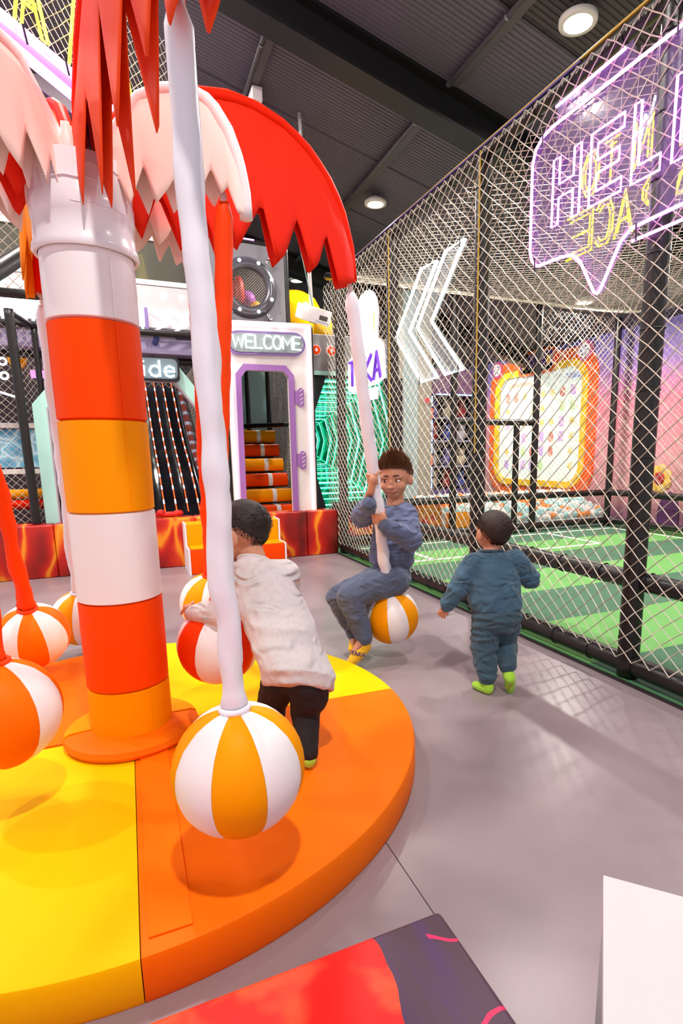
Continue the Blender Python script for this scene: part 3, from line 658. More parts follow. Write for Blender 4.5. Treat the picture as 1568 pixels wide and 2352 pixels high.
# mirrored yellow sign deeper inside, seen from behind
m_ny = neon('yellow_neon', '#f4d01c', 1.5); m_nb = neon('ice_blue_neon', '#9fe6ff', 1.6)
ys = thing('yellow_sign', 'mirror-written yellow neon lettering seen through the pink speech bubble', 'neon sign', (2.9, 2.6, 2.4))
ST = {'E': [[(1, 0), (0, 0), (0, 1), (1, 1)], [(0, .5), (.8, .5)]], 'C': [[(1, .15), (.75, 0), (.25, 0), (0, .3), (0, .7), (.25, 1), (.75, 1), (1, .85)]],
      'A': [[(0, 0), (.5, 1), (1, 0)], [(.2, .35), (.8, .35)]], 'P': [[(0, 0), (0, 1), (.7, 1), (1, .8), (1, .6), (.7, .42), (0, .42)]], 'T': [[(.5, 0), (.5, 1)], [(0, 1), (1, 1)]],
      'O': [[(.3, 0), (.7, 0), (1, .3), (1, .7), (.7, 1), (.3, 1), (0, .7), (0, .3), (.3, 0)]], 'N': [[(0, 0), (0, 1), (1, 0), (1, 1)]], 'W': [[(0, 1), (.25, 0), (.5, .8), (.75, 0), (1, 1)]], 'S': [[(0, .1), (.3, 0), (.8, 0), (1, .25), (.8, .5), (.2, .5), (0, .75), (.2, 1), (.7, 1), (1, .9)]],
      'K': [[(0, 0), (0, 1)], [(1, 1), (0, .45), (1, 0)]], 'M': [[(0, 0), (0, 1), (.5, .35), (1, 1), (1, 0)]], 'L': [[(0, 1), (0, 0), (1, 0)]], 'H': [[(0, 0), (0, 1)], [(1, 0), (1, 1)], [(0, .5), (1, .5)]],
      's': [[(0, .06), (.3, 0), (.8, .02), (.95, .2), (.7, .33), (.2, .4), (.05, .55), (.3, .68), (.9, .64)]], 'l': [[(.5, 0), (.5, 1.05)]], 'i': [[(.5, 0), (.5, .68)], [(.5, .9), (.5, .98)]],
      'd': [[(1, 1.05), (1, 0)], [(1, .12), (.6, 0), (.2, .08), (0, .34), (.2, .62), (.6, .7), (1, .56)]], 'e': [[(0, .36), (1, .36), (.92, .58), (.5, .7), (.1, .58), (0, .34), (.15, .08), (.5, 0), (.95, .1)]]}
def strokes(parent, ch, fn, r, m, nm=None, n=7):
    mb = MB()
    for st in ST[ch]: mb.tube([fn(a, b) for a, b in st], r, n)
    return mb.build(nm or 'letter_'+ch.lower(), m, parent, smooth=True)
# letters run from the far end (mirrored) towards the camera
for ch, y0, y1 in (('E', 3.05, 3.28), ('C', 2.88, 3.02), ('A', 2.72, 2.86), ('P', 2.52, 2.66), ('A', 2.30, 2.48)):
    strokes(ys, ch, lambda a, b, y0=y0, y1=y1: (2.9, y0+(y1-y0)*a, 2.5+.26*b), .007, m_ny)
    strokes(ys, ch, lambda a, b, y0=y0, y1=y1: (2.9, y0+.025+(y1-y0-.05)*a, 2.53+.2*b), .006, m_ny)
for ch, y0, y1 in (('O', 3.02, 3.16), ('T', 2.86, 2.98), ('N', 2.62, 2.74), ('O', 2.34, 2.56)):
    strokes(ys, ch, lambda a, b, y0=y0, y1=y1: (2.9, y0+(y1-y0)*a, 2.84+.25*b), .007, m_ny)
    strokes(ys, ch, lambda a, b, y0=y0, y1=y1: (2.9, y0+.025+(y1-y0-.05)*a, 2.87+.19*b), .006, m_ny)
MB().tube([(2.89, 2.74-.02*k*.6, 2.98+.05*sin(k*1.3)+.012*k) for k in range(16)], .007, 7).build('script_tube', m_nb, ys, smooth=True)
MB().box((2.91, 2.25, 2.46), (2.918, 3.32, 3.12)).build('acrylic_panel', m_acr, ys)
# white double chevron
cs = thing('chevron_sign', 'white neon double arrow sign pointing left on the net', 'neon sign', (XS, 4.2, 1.8))
for c in ([(4.28, 2.665), (4.75, 2.225), (4.27, 1.79), (4.01, 1.79), (4.49, 2.225), (4.03, 2.655)], [(3.9, 2.68), (4.35, 2.23), (3.89, 1.8), (3.64, 1.8), (4.11, 2.23), (3.64, 2.685)]):
    MB().tube(yz(c), .014, 8, closed=True).build('arrow_tube', m_nw, cs, smooth=True)
    MB().prism(yz(c, XS+.024), (.006, 0, 0)).build('acrylic_panel', mat('pale_acrylic', '#dfeaf0', .1, alpha=.12), cs, fix=True)
for a, b in ((4.72, 2.225), (4.28, 1.80), (3.68, 2.67), (3.68, 1.81)): MB().tube(yz([(a, b+.03), (a-.004, b-.035)], XS-.018), .004, 5).build('cable_tie', m_tie, cs)
# lit brand sign: plain blank white plate above the letters
ts = thing('brand_sign', 'backlit white sign with purple letters TAKA on the net behind the white sleeve', 'neon sign', (XS, 5.4, 1.8))
plate = [(5.42, 2.775), (5.30, 2.75), (5.22, 2.67), (5.18, 2.55), (5.20, 2.40), (5.20, 2.27), (5.08, 2.25), (5.05, 2.16), (5.03, 1.92), (5.21, 1.885), (5.46, 1.88), (5.80, 1.86), (5.93, 1.90), (5.92, 2.18), (5.80, 2.22), (5.62, 2.24), (5.64, 2.38), (5.69, 2.55), (5.65, 2.68), (5.56, 2.755)]
MB().prism(yz(plate), (.03, 0, 0)).build('lit_plate', neon('lit_white_plate', '#e8e2f4', .45), ts, fix=True)
MB().tube(yz(plate, XS-.004), .012, 7, closed=True).build('plate_edge', neon('plate_edge_light', '#ffffff', 2.2), ts, smooth=True)
for a in (5.66, 5.22): MB().ell((XS-.004, a, 2.44), (.006, .035, .11), 10, 8).build('amber_patch', neon('amber_patch', '#e8b455', .9), ts, smooth=True)
m_tk = neon('purple_letter', '#6a35b8', .45)
for ch, y0, y1 in (('T', 5.90, 5.74), ('A', 5.69, 5.53), ('K', 5.47, 5.30), ('A', 5.25, 5.08)):
    strokes(ts, ch, lambda a, b, y0=y0, y1=y1: (XS-.006, y0+(y1-y0)*a, 1.92+.25*b), .019, m_tk, n=8)
MB().prism(yz([(5.46, 1.85), (5.20, 1.85), (5.20, 1.74), (5.46, 1.74)]), (.02, 0, 0)).build('small_pink_plate', neon('small_pink_light', '#ffc4f2', 1.6), ts, fix=True)
MB().ell((XS, 5.13, 2.24), (.012, .05, .05), 12, 8).build('round_tag', neon('cream_tag', '#f4e6b8', 1.2), ts, smooth=True)
# ---------------------------------------------------------------- lava-print padding wall and foam steps
for x0, x1, lb in ((-2.1, -.73, 'lava-print foam wall section at the far left behind the orange swing sleeve'), (-.727, .64, 'lava-print foam wall section behind the striped column'), (.643, 1.92, 'lava-print foam wall section behind the foam steps'), (1.923, 2.31, 'short lava-print foam wall section next to the netting corner')):
    o = MB().box((x0, 6.42, 0), (x1, 6.70, .54), .018).build('lava_padding', m_lava, None, fix=True, auto=40); tag(o, lb, 'padding', 'lava-print foam wall')
fs_ = thing('foam_steps', 'two-step foam block in amber and orange with white sides by the lava wall', 'foam steps', (1, 6.1, 0))
MB().box((.52, 5.9, 0), (1.50, 6.16, .262), .012).build('lower_step', m_orange, fs_, fix=True, auto=40)
MB().box((.53, 5.905, .262), (1.49, 6.158, .270), .003).build('lower_tread', m_amber, fs_, fix=True)
MB().box((.52, 6.16, 0), (1.50, 6.41, .50), .012).build('upper_step', m_amber, fs_, fix=True, auto=40)
for x in (.50, 1.502): MB().prism([(x, 5.9, 0), (x, 6.41, 0), (x, 6.41, .5), (x, 6.16, .5), (x, 6.16, .265), (x, 5.9, .265)], (.018, 0, 0)).build('side_panel', m_white, fs_, fix=True)
rt_ = tag(MB().ell((.38, 6.6, .57), (.16, .06, .03), 10, 6).ell((.30, 6.58, .59), (.05, .05, .04), 8, 6).ell((.48, 6.6, .58), (.06, .05, .035), 8, 6).build('red_cloth', mat('red_cloth', '#d81a12', .6), None, smooth=True), 'crumpled red cloth lying on the lava wall below the slide', 'cloth')

# ---------------------------------------------------------------- welcome doorway
wd = thing('welcome_door', 'white doorway panel with purple octagonal frame and a lit WELCOME sign', 'doorway', (1.6, 6.58, .5))
def xz(pts, y): return [(a, y, b) for a, b in pts]
fo = [(1.17, .50), (1.19, 2.10), (1.28, 2.206), (1.761, 2.211), (1.855, 2.105), (1.855, .50)]
fi = [(1.235, .52), (1.25, 2.06), (1.31, 2.14), (1.735, 2.145), (1.79, 2.08), (1.79, .52)]
MB().holed(xz([(1.10, .48), (1.10, 2.66), (2.085, 2.69), (2.085, .48)], 6.60), xz(fi, 6.60), (0, -.05, 0)).build('door_panel', m_cream, wd, fix=True)
MB().holed(xz(fo, 6.55), xz(fi, 6.55), (0, -.02, 0)).build('door_frame', m_purple, wd, fix=True)
for zc in (1.86, 1.14):
    h = MB().box((1.85, 6.53, zc-.075), (1.93, 6.552, zc+.075)).build('hinge', m_purple, wd)
    st = [(1.93+.033*cos(a), zc+.075+.033*sin(a)) for a in [pi*k/8 for k in range(9)]]+[(1.93+.033*cos(a), zc-.075+.033*sin(a)) for a in [pi+pi*k/8 for k in range(9)]]
    MB().prism(xz(st, 6.555), (0, -.03, 0)).build('hinge_plate', m_purple, h, fix=True)
    for k in range(4):
        z = zc-.072+k*.048; MB().prism(xz([(1.915, z-.010), (1.95, z+.018), (1.95, z+.028), (1.915, z)], 6.526), (0, -.004, 0)).build('hinge_slot', m_cream, h, fix=True)
MB().tube(xz([(1.135, .52), (1.135, 2.625), (2.045, 2.65), (2.045, .52)], 6.535), .009, 8).build('edge_light', neon('lilac_white_neon', '#f2d8ff', 1.8), wd, smooth=True)
stad = [(1.87+.125*cos(a), 2.445+.125*sin(a)) for a in [-pi/2+pi*k/12 for k in range(13)]]+[(1.235+.125*cos(a), 2.425+.125*sin(a)) for a in [pi/2+pi*k/12 for k in range(13)]]
MB().prism(xz(stad, 6.55), (0, -.045, 0)).build('sign_plate', m_purpled, wd, fix=True)
stad2 = [(1.87+.10*cos(a), 2.445+.10*sin(a)) for a in [-pi/2+pi*k/12 for k in range(13)]]+[(1.235+.10*cos(a), 2.425+.10*sin(a)) for a in [pi/2+pi*k/12 for k in range(13)]]
MB().prism(xz(stad2, 6.50), (0, -.006, 0)).build('sign_acrylic', mat('sign_back_pale', '#8f989c', .3), wd, fix=True)
x = 1.165
for ch, w_ in (('W', .125), ('E', .085), ('L', .08), ('C', .085), ('O', .09), ('M', .105), ('E', .085)):
    strokes(wd, ch, lambda a, b, x=x, w_=w_: (x+w_*a, 6.475, 2.368+.135*b+.02*(x-1.2)), .0095, neon('welcome_neon', '#f4fff8', 1.6)); x += w_+.019
pad_pipe('post', (2.105, 6.62, 0), (2.105, 6.62, 2.68), .02, wd, ties=False); pad_pipe('post', (1.07, 6.62, .5), (1.07, 6.62, 2.75), .03, wd, ties=False)
# staircase of rounded rolls behind the doorway
for i in range(6):
    y = 6.98+.2*i; z0, z1 = .40+.195*i, .575+.195*i
    st = thing('stair_roll', 'rounded '+('orange', 'amber')[i % 2]+' stair roll with a white stripe, '+('lowest', 'second', 'third', 'fourth', 'fifth', 'topmost')[i]+' behind the doorway', 'stair', (1.6, y, z0), 'stair rolls behind the doorway')
    prof = [(y+.24, z0), (y+.02, z0)]+[(y+.06-.06*sin(pi*k/10), (z0+z1)/2-(z1-z0)/2*cos(pi*k/10)) for k in range(11)]+[(y+.24, z1)]
    MB().prism([(1.27, a, b) for a, b in prof], (.69, 0, 0)).build('roll', (m_orange, m_amber)[i % 2], st, fix=True, auto=40)
    MB().prism([(1.70, a-.003, b+.002) for a, b in prof], (.055, 0, 0)).build('stripe', m_white, st, fix=True)
bk = thing('stair_cage', 'dark netted cage with black posts and pale blue panels around the stair rolls', 'cage', (1.6, 8.3, 0))
for x in (1.36, 1.66, 1.96): pad_pipe('post', (x, 8.3, .5), (x, 8.3, 2.9), .035, bk, ties=False)
pad_pipe('post', (1.99, 7.2, .5), (1.99, 7.2, 2.6), .035, bk, ties=False); pad_pipe('rail', (1.3, 8.25, 1.6), (1.99, 7.4, 1.6), .03, bk, ties=False)
MB().box((1.1, 8.6, 1.5), (2.03, 8.63, 2.42)).build('blue_panel', mat('pale_blue_panel', '#a9ccd8', .5), bk)
MB().box((1.0, 8.7, .4), (2.04, 8.75, 3)).build('dark_panel', mat('black_panel', '#17141a', .6), bk); MB().box((1.2, 6.72, .4), (1.23, 8.3, 2.9)).build('dark_panel', MATS['black_panel'], bk)
stuff(net(MB(), (2.02, 6.8, .5), (0, .04, 0), (0, 0, .04), 38, 50, .002).build('net', m_rope, bk))

# ---------------------------------------------------------------- grey tower with porthole
gt = thing('porthole_tower', 'grey panel with a round lit metal porthole above the doorway', 'panel', (1.4, 6.75, 2.65))
ctr = (1.41, 3.05); ring = lambda r, n=36: [(ctr[0]+r*cos(2*pi*k/n), ctr[1]+r*sin(2*pi*k/n)) for k in range(n)]
MB().holed(xz([(.93, 2.64), (1.84, 2.64), (1.84, 3.52), (.93, 3.52)], 6.76), xz(ring(.22), 6.76), (0, -.05, 0)).build('panel', mat('grey_metallic_vinyl', '#86828a', .4), gt, fix=True)
prof = [(.20, 0), (.205, -.05), (.225, -.075), (.27, -.07), (.31, -.035), (.325, 0)]; n = 40; vs = []; f_ = []
for k in range(n):
    a = 2*pi*k/n; vs += [(ctr[0]+r*cos(a), 6.705+d, ctr[1]+r*sin(a)) for r, d in prof]
for k in range(n):
    for i in range(len(prof)-1): f_.append((k*6+i, ((k+1) % n)*6+i, ((k+1) % n)*6+i+1, k*6+i+1))
MB().add(vs, f_).build('porthole_ring', mat('porthole_metal', '#6c6a72', .28, metal=.6), gt, smooth=True)
for k in range(8):
    a = 2*pi*k/8+.35; MB().ell((ctr[0]+.275*cos(a), 6.635, ctr[1]+.275*sin(a)), (.020, .012, .020), 10, 6).build('ring_light', neon('ring_light', '#eaf4ff', 3), gt, smooth=True)
for a in (.9, -.95, -2.2, 2.4):
    p = V((ctr[0]+.33*cos(a), 6.66, ctr[1]+.33*sin(a))); q = V((ctr[0]+.40*cos(a), 6.66, ctr[1]+.40*sin(a)))
    cl_ = MB().tube([p, q], .017, 8).build('clamp', m_chrome, gt, smooth=True); MB().ell(q, .024, 10, 8).build('clamp_knob', m_chrome, cl_, smooth=True)
stuff(net(MB(), (1.19, 6.70, 2.83), (.0155, 0, 0), (0, 0, .0155), 28, 28, .0016, jit=.0005).build('porthole_net', m_rope, gt))
for c, s, p in (('#c81e20', (.07, .1, .16), (1.38, 7.1, 3.12)), ('#e8842a', (.14, .1, .1), (1.32, 7.2, 2.95)), ('#b050c0', (.1, .1, .1), (1.5, 7.2, 3.05)), ('#f0b030', (.08, .08, .1), (1.58, 7.1, 2.92))): MB().ell(p, s, 12, 8).build('inner_shape', mat('porthole_'+c[1:], c, .5), gt, smooth=True)
MB().box((.95, 7.5, 2.6), (1.85, 7.55, 3.5)).build('dark_panel', MATS['black_panel'], gt)
for a, b in (((.92, 6.72, 2.6), (.92, 6.72, 3.56)), ((1.86, 6.72, 2.6), (1.86, 6.72, 3.54)), ((.92, 6.72, 3.55), (1.86, 6.72, 3.53))): pad_pipe('edge_pipe', a, b, .028, gt, ties=False)
MB().tube([(.95, 6.69, 3.56), (1.5, 6.69, 3.55)], .008, 6).build('pink_tube', m_np, gt, smooth=True)
# grey band with two orange buttons and the yellow slide dome above it
gb = thing('button_band', 'grey band with two round orange buttons above the neon tunnel', 'panel', (2.6, 6.76, 2.16))
MB().box((2.11, 6.72, 2.17), (3.3, 6.82, 2.62), .01).build('band', m_grey, gb, fix=True); MB().box((2.11, 6.715, 2.15), (3.3, 6.72, 2.2)).build('mint_edge', m_mint, gb)
for x in (2.18, 2.375):
    b_ = MB().tube([(x, 6.73, 2.43), (x, 6.69, 2.43)], .062, 20).build('button', m_white, gb); MB().tube([(x, 6.70, 2.43), (x, 6.675, 2.43)], .050, 20).build('button_face', m_orange, b_)
    MB().prism([(x-.022, 6.674, 2.43), (x, 6.674, 2.405), (x+.022, 6.674, 2.43), (x, 6.674, 2.457)], (0, -.006, 0)).build('button_mark', m_white, b_, fix=True)
yd = thing('yellow_slide_dome', 'glossy yellow slide dome standing behind the projector', 'slide', (2.2, 7.5, 2.6))
m_gy = mat('glossy_yellow', '#f5b80e', .15, coat=.5)
MB().lathe((2.18, 7.55, 0), [(.38, 2.62), (.38, 2.85), (.36, 3.05), (.28, 3.2), (.15, 3.28), (.02, 3.3)], 32).build('dome', m_gy, yd, smooth=True)
MB().lathe((2.45, 7.3, 0), [(.16, 2.6), (.16, 2.85), (.13, 2.98), (.06, 3.04)], 24).build('side_tube', m_gy, yd, smooth=True)
# ---------------------------------------------------------------- hexagonal neon tunnel
hx = thing('neon_tunnel', 'dark mirrored hexagonal tunnel with mint neon rings repeated smaller as modelled mirror reflections', 'tunnel', (2.73, 7, .5))
hexp = lambda s=1: [(2.70+s*a, 1.33+s*b) for a, b in ((-.40, -.80), (.42, -.80), (.62, .04), (.42, .80), (-.36, .80), (-.64, .06))]
MB().holed(xz([(2.04, .5), (3.40, .5), (3.40, 2.17), (2.04, 2.17)], 6.86), xz(hexp(), 6.86), (0, -.03, 0)).build('front_panel', mat('dark_violet_panel', '#1c1522', .4), hx, fix=True)
hp = hexp(); vs = []; f_ = []
for y, k_ in ((6.87, 1.0), (9.6, .14)): vs += xz([(2.74+(a-2.70)*k_, 1.45+(b-1.33)*k_) if k_ < 1 else (a, b) for a, b in hp], y)
f_ = [(i, (i+1) % 6, 6+(i+1) % 6, 6+i) for i in range(6)]+[(6, 7, 8, 9, 10, 11)]
MB().add(vs, f_).build('mirror_walls', mat('teal_mirror', '#2aa890', .12, .5, 6, metal=.8), hx, fix=True)
mn = [neon('mint_neon', '#8affe4', 2.6), neon('green_neon', '#6af4c4', 2.0)]
for k in range(13): MB().tube(xz([(a+.04*k/12, b+.11*k/12) for a, b in hexp(.97*(1-.069*k))], 6.95+.205*k), .010-.0004*k, 7, closed=True).build('mirrored_neon_ring', mn[k % 2], hx, smooth=True)  # shrinking rings model infinity-mirror reflections as glowing tubes

# ---------------------------------------------------------------- slide with mint arch
sa = thing('slide_arch', 'mint padded arch with a black lit sign reading slide', 'arch', (0, 6.7, .5))
ao = [(-.81, .5), (-.81, 1.73), (-.46, 2.13), (.60, 2.16), (.97, 1.66), (.97, .5)]; ai = [(-.69, .5), (-.69, 1.69), (-.42, 2.0), (.55, 2.01), (.85, 1.62), (.85, .5)]
arch = ao+ai[::-1]
for i in range(5):
    q = [ao[i], ao[i+1], ai[i+1], ai[i]]; MB().prism(xz(q, 6.62), (0, .14, 0)).build('arch_segment', m_mint, sa, fix=True)
    MB().prism(xz([ai[i], ai[i+1], (ai[i+1][0]*.985, ai[i+1][1]-.012), (ai[i][0]*.985, ai[i][1]-.012)], 6.625), (0, .135, 0)).build('arch_lining', mat('lilac_grey_vinyl', '#c9bfc8', .5), sa, fix=True)
def rr2(x0, x1, z0, z1, r, y, n=5):
    o = []
    for cx, cz, a0 in ((x1-r, z0+r, -90), (x1-r, z1-r, 0), (x0+r, z1-r, 90), (x0+r, z0+r, 180)):
        for k in range(n+1): a = rad(a0+90*k/n); o.append((cx+r*cos(a), y, cz+r*sin(a)))
    return o
MB().prism(rr2(-.02, .60, 1.985, 2.235, .04, 6.60), (0, -.06, 0)).build('sign_box', mat('black_sign', '#1f1d22', .4), sa, fix=True)
MB().prism(rr2(.02, .58, 2.01, 2.215, .05, 6.535), (0, -.006, 0)).build('sign_acrylic', mat('sign_halo', '#6f8088', .3), sa, fix=True)
for ch, x0, w_ in (('s', .05, .075), ('l', .155, .04), ('i', .225, .04), ('d', .30, .10), ('e', .45, .10)):
    strokes(sa, ch, lambda a, b, x0=x0, w_=w_: (x0+w_*a, 6.515, 2.03+.155*b), .011, neon('slide_neon', '#effdff', 2.2))
sb = thing('black_slide', 'black glossy four-lane slide with dotted light strips under the mint arch', 'slide', (.1, 7, .5))
def slz(y): return .5+(y-6.95)*.615+.05*sin((y-6.9)*2.6)
vs = []; f_ = []; NX, NY = 60, 50
for j in range(NY+1):
    y = 6.95+3.2*j/NY
    for i in range(NX+1):
        x = -.72+1.62*i/NX; e = abs(((x+.72) % .27)-.135)/.135
        vs.append((x, y, slz(y)+.05*max(0, e-.75)*4*.25+.006*noise.noise(V((x*9, y*5, 0)))+(.22*max(0, abs(x-.09)-.74)/.07)))
N = NX+1
for j in range(NY):
    for i in range(NX): f_.append((j*N+i, j*N+i+1, (j+1)*N+i+1, (j+1)*N+i))
MB().add(vs, f_).build('slide_surface', mat('black_gloss_vinyl', '#14131a', .16, .12, 12), sb, smooth=True)
m_lo = neon('strip_orange', '#ff5a1e', 1.0); m_lw = neon('strip_white', '#dfe8ff', 2.5)
for x in (.37, .50, .63, .76, -.45):
    MB().tube([(x, 7.0+.1*k, slz(7.0+.1*k)+.014) for k in range(31)], .007, 6).build('light_strip', m_lo, sb, smooth=True)
    y = 7.12
    while y < 10: MB().tube([(x, y, slz(y)+.015), (x, y+.06, slz(y+.06)+.015)], .0085, 6).build('light_dot', m_lw, sb, smooth=True); y += .23
stuff(net(MB(), (.93, 6.8, .6), (0, .05, .0), (0, 0, .05), 50, 36, .002).build('side_net', m_rope, sb))
# ---------------------------------------------------------------- white balcony with lights and arrows, window above
ba = thing('balcony_front', 'white upper balcony front with a row of round lights and white neon arrows', 'balcony', (-.3, 6.9, 2.56))
MB().box((-2.4, 6.90, 2.59), (.90, 6.98, 3.02), .01).build('front_panel', mat('balcony_white', '#cbc2c4', .5), ba, fix=True)
for k in range(16): MB().ell((-2.1+.1875*k+.006, 6.895, 2.925), (.026, .014, .026), 12, 8).build('round_light', neon('balcony_light', '#f2f8ff', 2.6), ba, smooth=True)
for x in (.36, .56, .76, -.52, -.30, -.08): MB().tube(xz([(x, 2.77), (x+.20, 2.645), (x, 2.53)] if x > 0 else [(x, 2.75), (x+.2, 2.64), (x, 2.53)], 6.875), .014, 8).build('arrow_tube', m_nw, ba, smooth=True)
for x in (-1.0, -.935, -.87, -.805, -.74, -.675, .285): MB().tube(xz([(x, 2.52), (x, 2.77)], 6.875), .014, 8).build('bar_tube', m_nw, ba, smooth=True)
for x in (.33, -1.06): MB().box((x-.016, 6.885, 2.53), (x+.016, 6.90, 2.79)).build('violet_bar', m_purpled, ba)
MB().box((-.645, 6.885, 2.6), (-.60, 6.90, 2.76)).build('pink_bar', mat('pink_bar', '#f07aa8', .5), ba)
pad_pipe('rail', (-2.4, 6.86, 2.53), (.92, 6.86, 2.53), .035, ba, ties=False); MB().box((-2.4, 7.0, 2.34), (.92, 7.4, 2.5)).build('soffit', mat('lilac_soffit', '#a99ac0', .5), ba)
MB().tube([(.42, 6.9, 2.5), (.36, 7.3, 2.30)], .03, 10).build('brace', mat('navy_pipe', '#3a4080', .3), ba, smooth=True)
pad_pipe('rail', (-2.4, 7.2, 2.29), (.92, 7.2, 2.29), .04, ba, ties=False)
stuff(net(MB(), (-.9, 7.25, 2.0), (.04, 0, 0), (0, 0, .04), 44, 8, .002).build('net', m_rope, ba))
wi = struct(MB().holed(xz([(-1.6, 3.05), (.90, 3.05), (.90, 3.55), (-1.6, 3.55)], 7.02), xz([(-1.55, 3.10), (.86, 3.10), (.86, 3.50), (-1.55, 3.50)], 7.02), (0, -.05, 0)).build('window_1', m_cream, None, fix=True))
MB().box((-1.56, 6.99, 3.09), (.87, 7.0, 3.51)).build('window_pane', mat('smoky_glass', '#5a5850', .08, coat=.4), wi)
struct(MB().box((-4.8, 10.6, 0), (.95, 10.7, 4.2)).build('wall_left', mat('warm_dark_back', '#4a3a40', .7))); struct(MB().box((-4.8, 7.03, 3.55), (.90, 7.13, 4.9)).build('wall_left_upper', mat('pale_upper', '#b9aab6', .6)))

# ---------------------------------------------------------------- small netted cage at the far left
lc = thing('side_cage', 'narrow netted cage with black posts at the far left beside the mint arch', 'cage', (-.9, 6.6, 0))
pad_pipe('post', (-.885, 6.58, .5), (-.905, 6.58, 2.6), .042, lc, ties=False); pad_pipe('post', (-.74, 6.86, .5), (-.745, 6.86, 2.5), .03, lc, ties=False); pad_pipe('rail', (-.905, 6.58, 2.58), (-.74, 6.86, 2.5), .025, lc, ties=False)
stuff(net(MB(), (-2.1, 6.62, .55), (.037, 0, 0), (0, 0, .037), 32, 52, .0022).build('net', m_rope, lc)); stuff(net(MB(), (-.9, 6.6, .55), (.0205, .037, 0), (0, 0, .037), 8, 52, .0018).build('net', m_rope, lc))
ro_ = thing('roller_frame', 'layered obstacle of blue printed panel and orange rollers behind the far-left net', 'obstacle', (-1.2, 7.5, .5))
m_bp = ramp_mat('blue_print', lambda nt, co: (lambda v: ramp(nt, v.outputs['Distance'], [(0, '#d8f4ff'), (.1, '#7cc0dc'), (.4, '#4c9cc4'), (.7, '#3a7ca8')]))((lambda v: (nt.links.new(warp(nt, co, 4, .3), v.inputs['Vector']), v)[1])(nd(nt, 'ShaderNodeTexVoronoi', feature='DISTANCE_TO_EDGE', Scale=5.0))), .4)
MB().box((-2.4, 7.55, 1.10), (-.78, 7.6, 1.52)).build('printed_panel', m_bp, ro_)
for z in (1.56, 1.05): MB().box((-2.4, 7.48, z-.025), (-.78, 7.56, z+.03), .006).build('cream_beam', m_cream, ro_, fix=True)
for z, m in ((.80, m_amber), (.68, m_red)): MB().tube([(-2.4, 7.5, z), (-.78, 7.5, z)], .055, 14).build('roller', m, ro_, smooth=True)
for z in (2.40, 2.24, 2.09):
    r = .055 if z > 2.3 else .035; MB().tube([(-1.14+r*cos(2*pi*k/16), 7.45, z+r*sin(2*pi*k/16)) for k in range(16)], .012, 7, closed=True).build('neon_circle', m_nw, ro_, smooth=True)
MB().tube([(-1.6, 7.45, 2.15), (-1.3, 7.45, 1.95), (-1.0, 7.45, 1.85)], .012, 7).build('neon_line', m_nw, ro_, smooth=True); MB().ell((-1.02, 7.6, 2.32), (.10, .06, .14), 12, 8).build('orange_cushion', m_amber, ro_, smooth=True)
tag(MB().box((-.86, 7.2, 2.05), (-.68, 7.22, 2.13)).build('pink_sign', neon('hot_pink_sign', '#ff7ae0', 1.2), None), 'small hot pink lit sign seen through the narrow net beside the arch', 'sign')

# ---------------------------------------------------------------- projector on its pole
pj = thing('projector', 'white ceiling projector on a white pole beside the WELCOME doorway', 'projector', (1.93, 6.0, 2.55))
m_pj = mat('projector_white', '#f0ece8', .4)
b_ = MB().box((-.16, -.12, -.075), (.16, .12, .075), .012).build('body', m_pj, pj, fix=True, auto=40); b_.matrix_basis = Matrix.Translation((1.94, 6.0, 2.66)) @ Matrix.Rotation(rad(18), 4, 'X') @ Matrix.Rotation(rad(10), 4, 'Y')
for nm, a, b, m in (('vent', (.03, -.124, -.03), (.12, -.118, .015), mat('vent_dark', '#4a4038', .5)), ('lens', (-.05, -.10, -.082), (.02, -.06, -.074), mat('vent_dark', '#4a4038', .5)), ('slot', (.0, -.125, -.055), (.14, -.119, -.045), m_steel)):
    q = MB().box(a, b).build(nm, m, pj); q.matrix_basis = b_.matrix_basis
MB().tube([(1.92, 6.0, 2.73), (1.86, 6.0, roofz(1.86))], .022, 10).build('pole', m_pj, pj, smooth=True)
MB().tube([(1.93, 5.98, 2.72), (1.80, 5.95, 3.3), (1.70, 5.95, 4.3)], .006, 6).build('cable', mat('grey_green_cable', '#7a9a8c', .5), pj, smooth=True)
tag(MB().box((1.30, 5.85, 4.02), (1.40, 6.1, 4.14), .01).build('ceiling_box', m_white, None, fix=True), 'small white box under the ceiling conduit above the red leaf', 'box')
bpy.data.objects['ceiling_box'].location = (.06, .0, roofz(1.4)-.05-4.14)

# ---------------------------------------------------------------- neon banner at the upper left
u_ = V((.68, .73, 0)).normalized(); P0 = V((-.24, 4.258, 0)); pl = lambda s, z, o=0: P0+u_*s+V((0, 0, z))+V((u_.y, -u_.x, 0))*o
nb = thing('neon_banner', 'long pink neon frame with yellow outline letters on a net, upper left corner', 'neon sign', pl(0, 3.4))
MB().tube([pl(-1.6, 3.66, .03), pl(1.1, 3.50, .03)], .016, 8).build('frame_tube', neon('banner_pink', '#f2a0ff', 3), nb, smooth=True); MB().tube([pl(-1.6, 3.60, .05), pl(1.1, 3.30, .05)], .018, 8).build('frame_tube', MATS['banner_pink'], nb, smooth=True)
MB().prism([pl(-1.6, 3.58), pl(1.1, 3.30), pl(1.1, 3.52), pl(-1.6, 3.68)], V((u_.y, -u_.x, 0))*-.006).build('acrylic_panel', mat('lilac_backing', '#d8c2e6', .3), nb, fix=True)
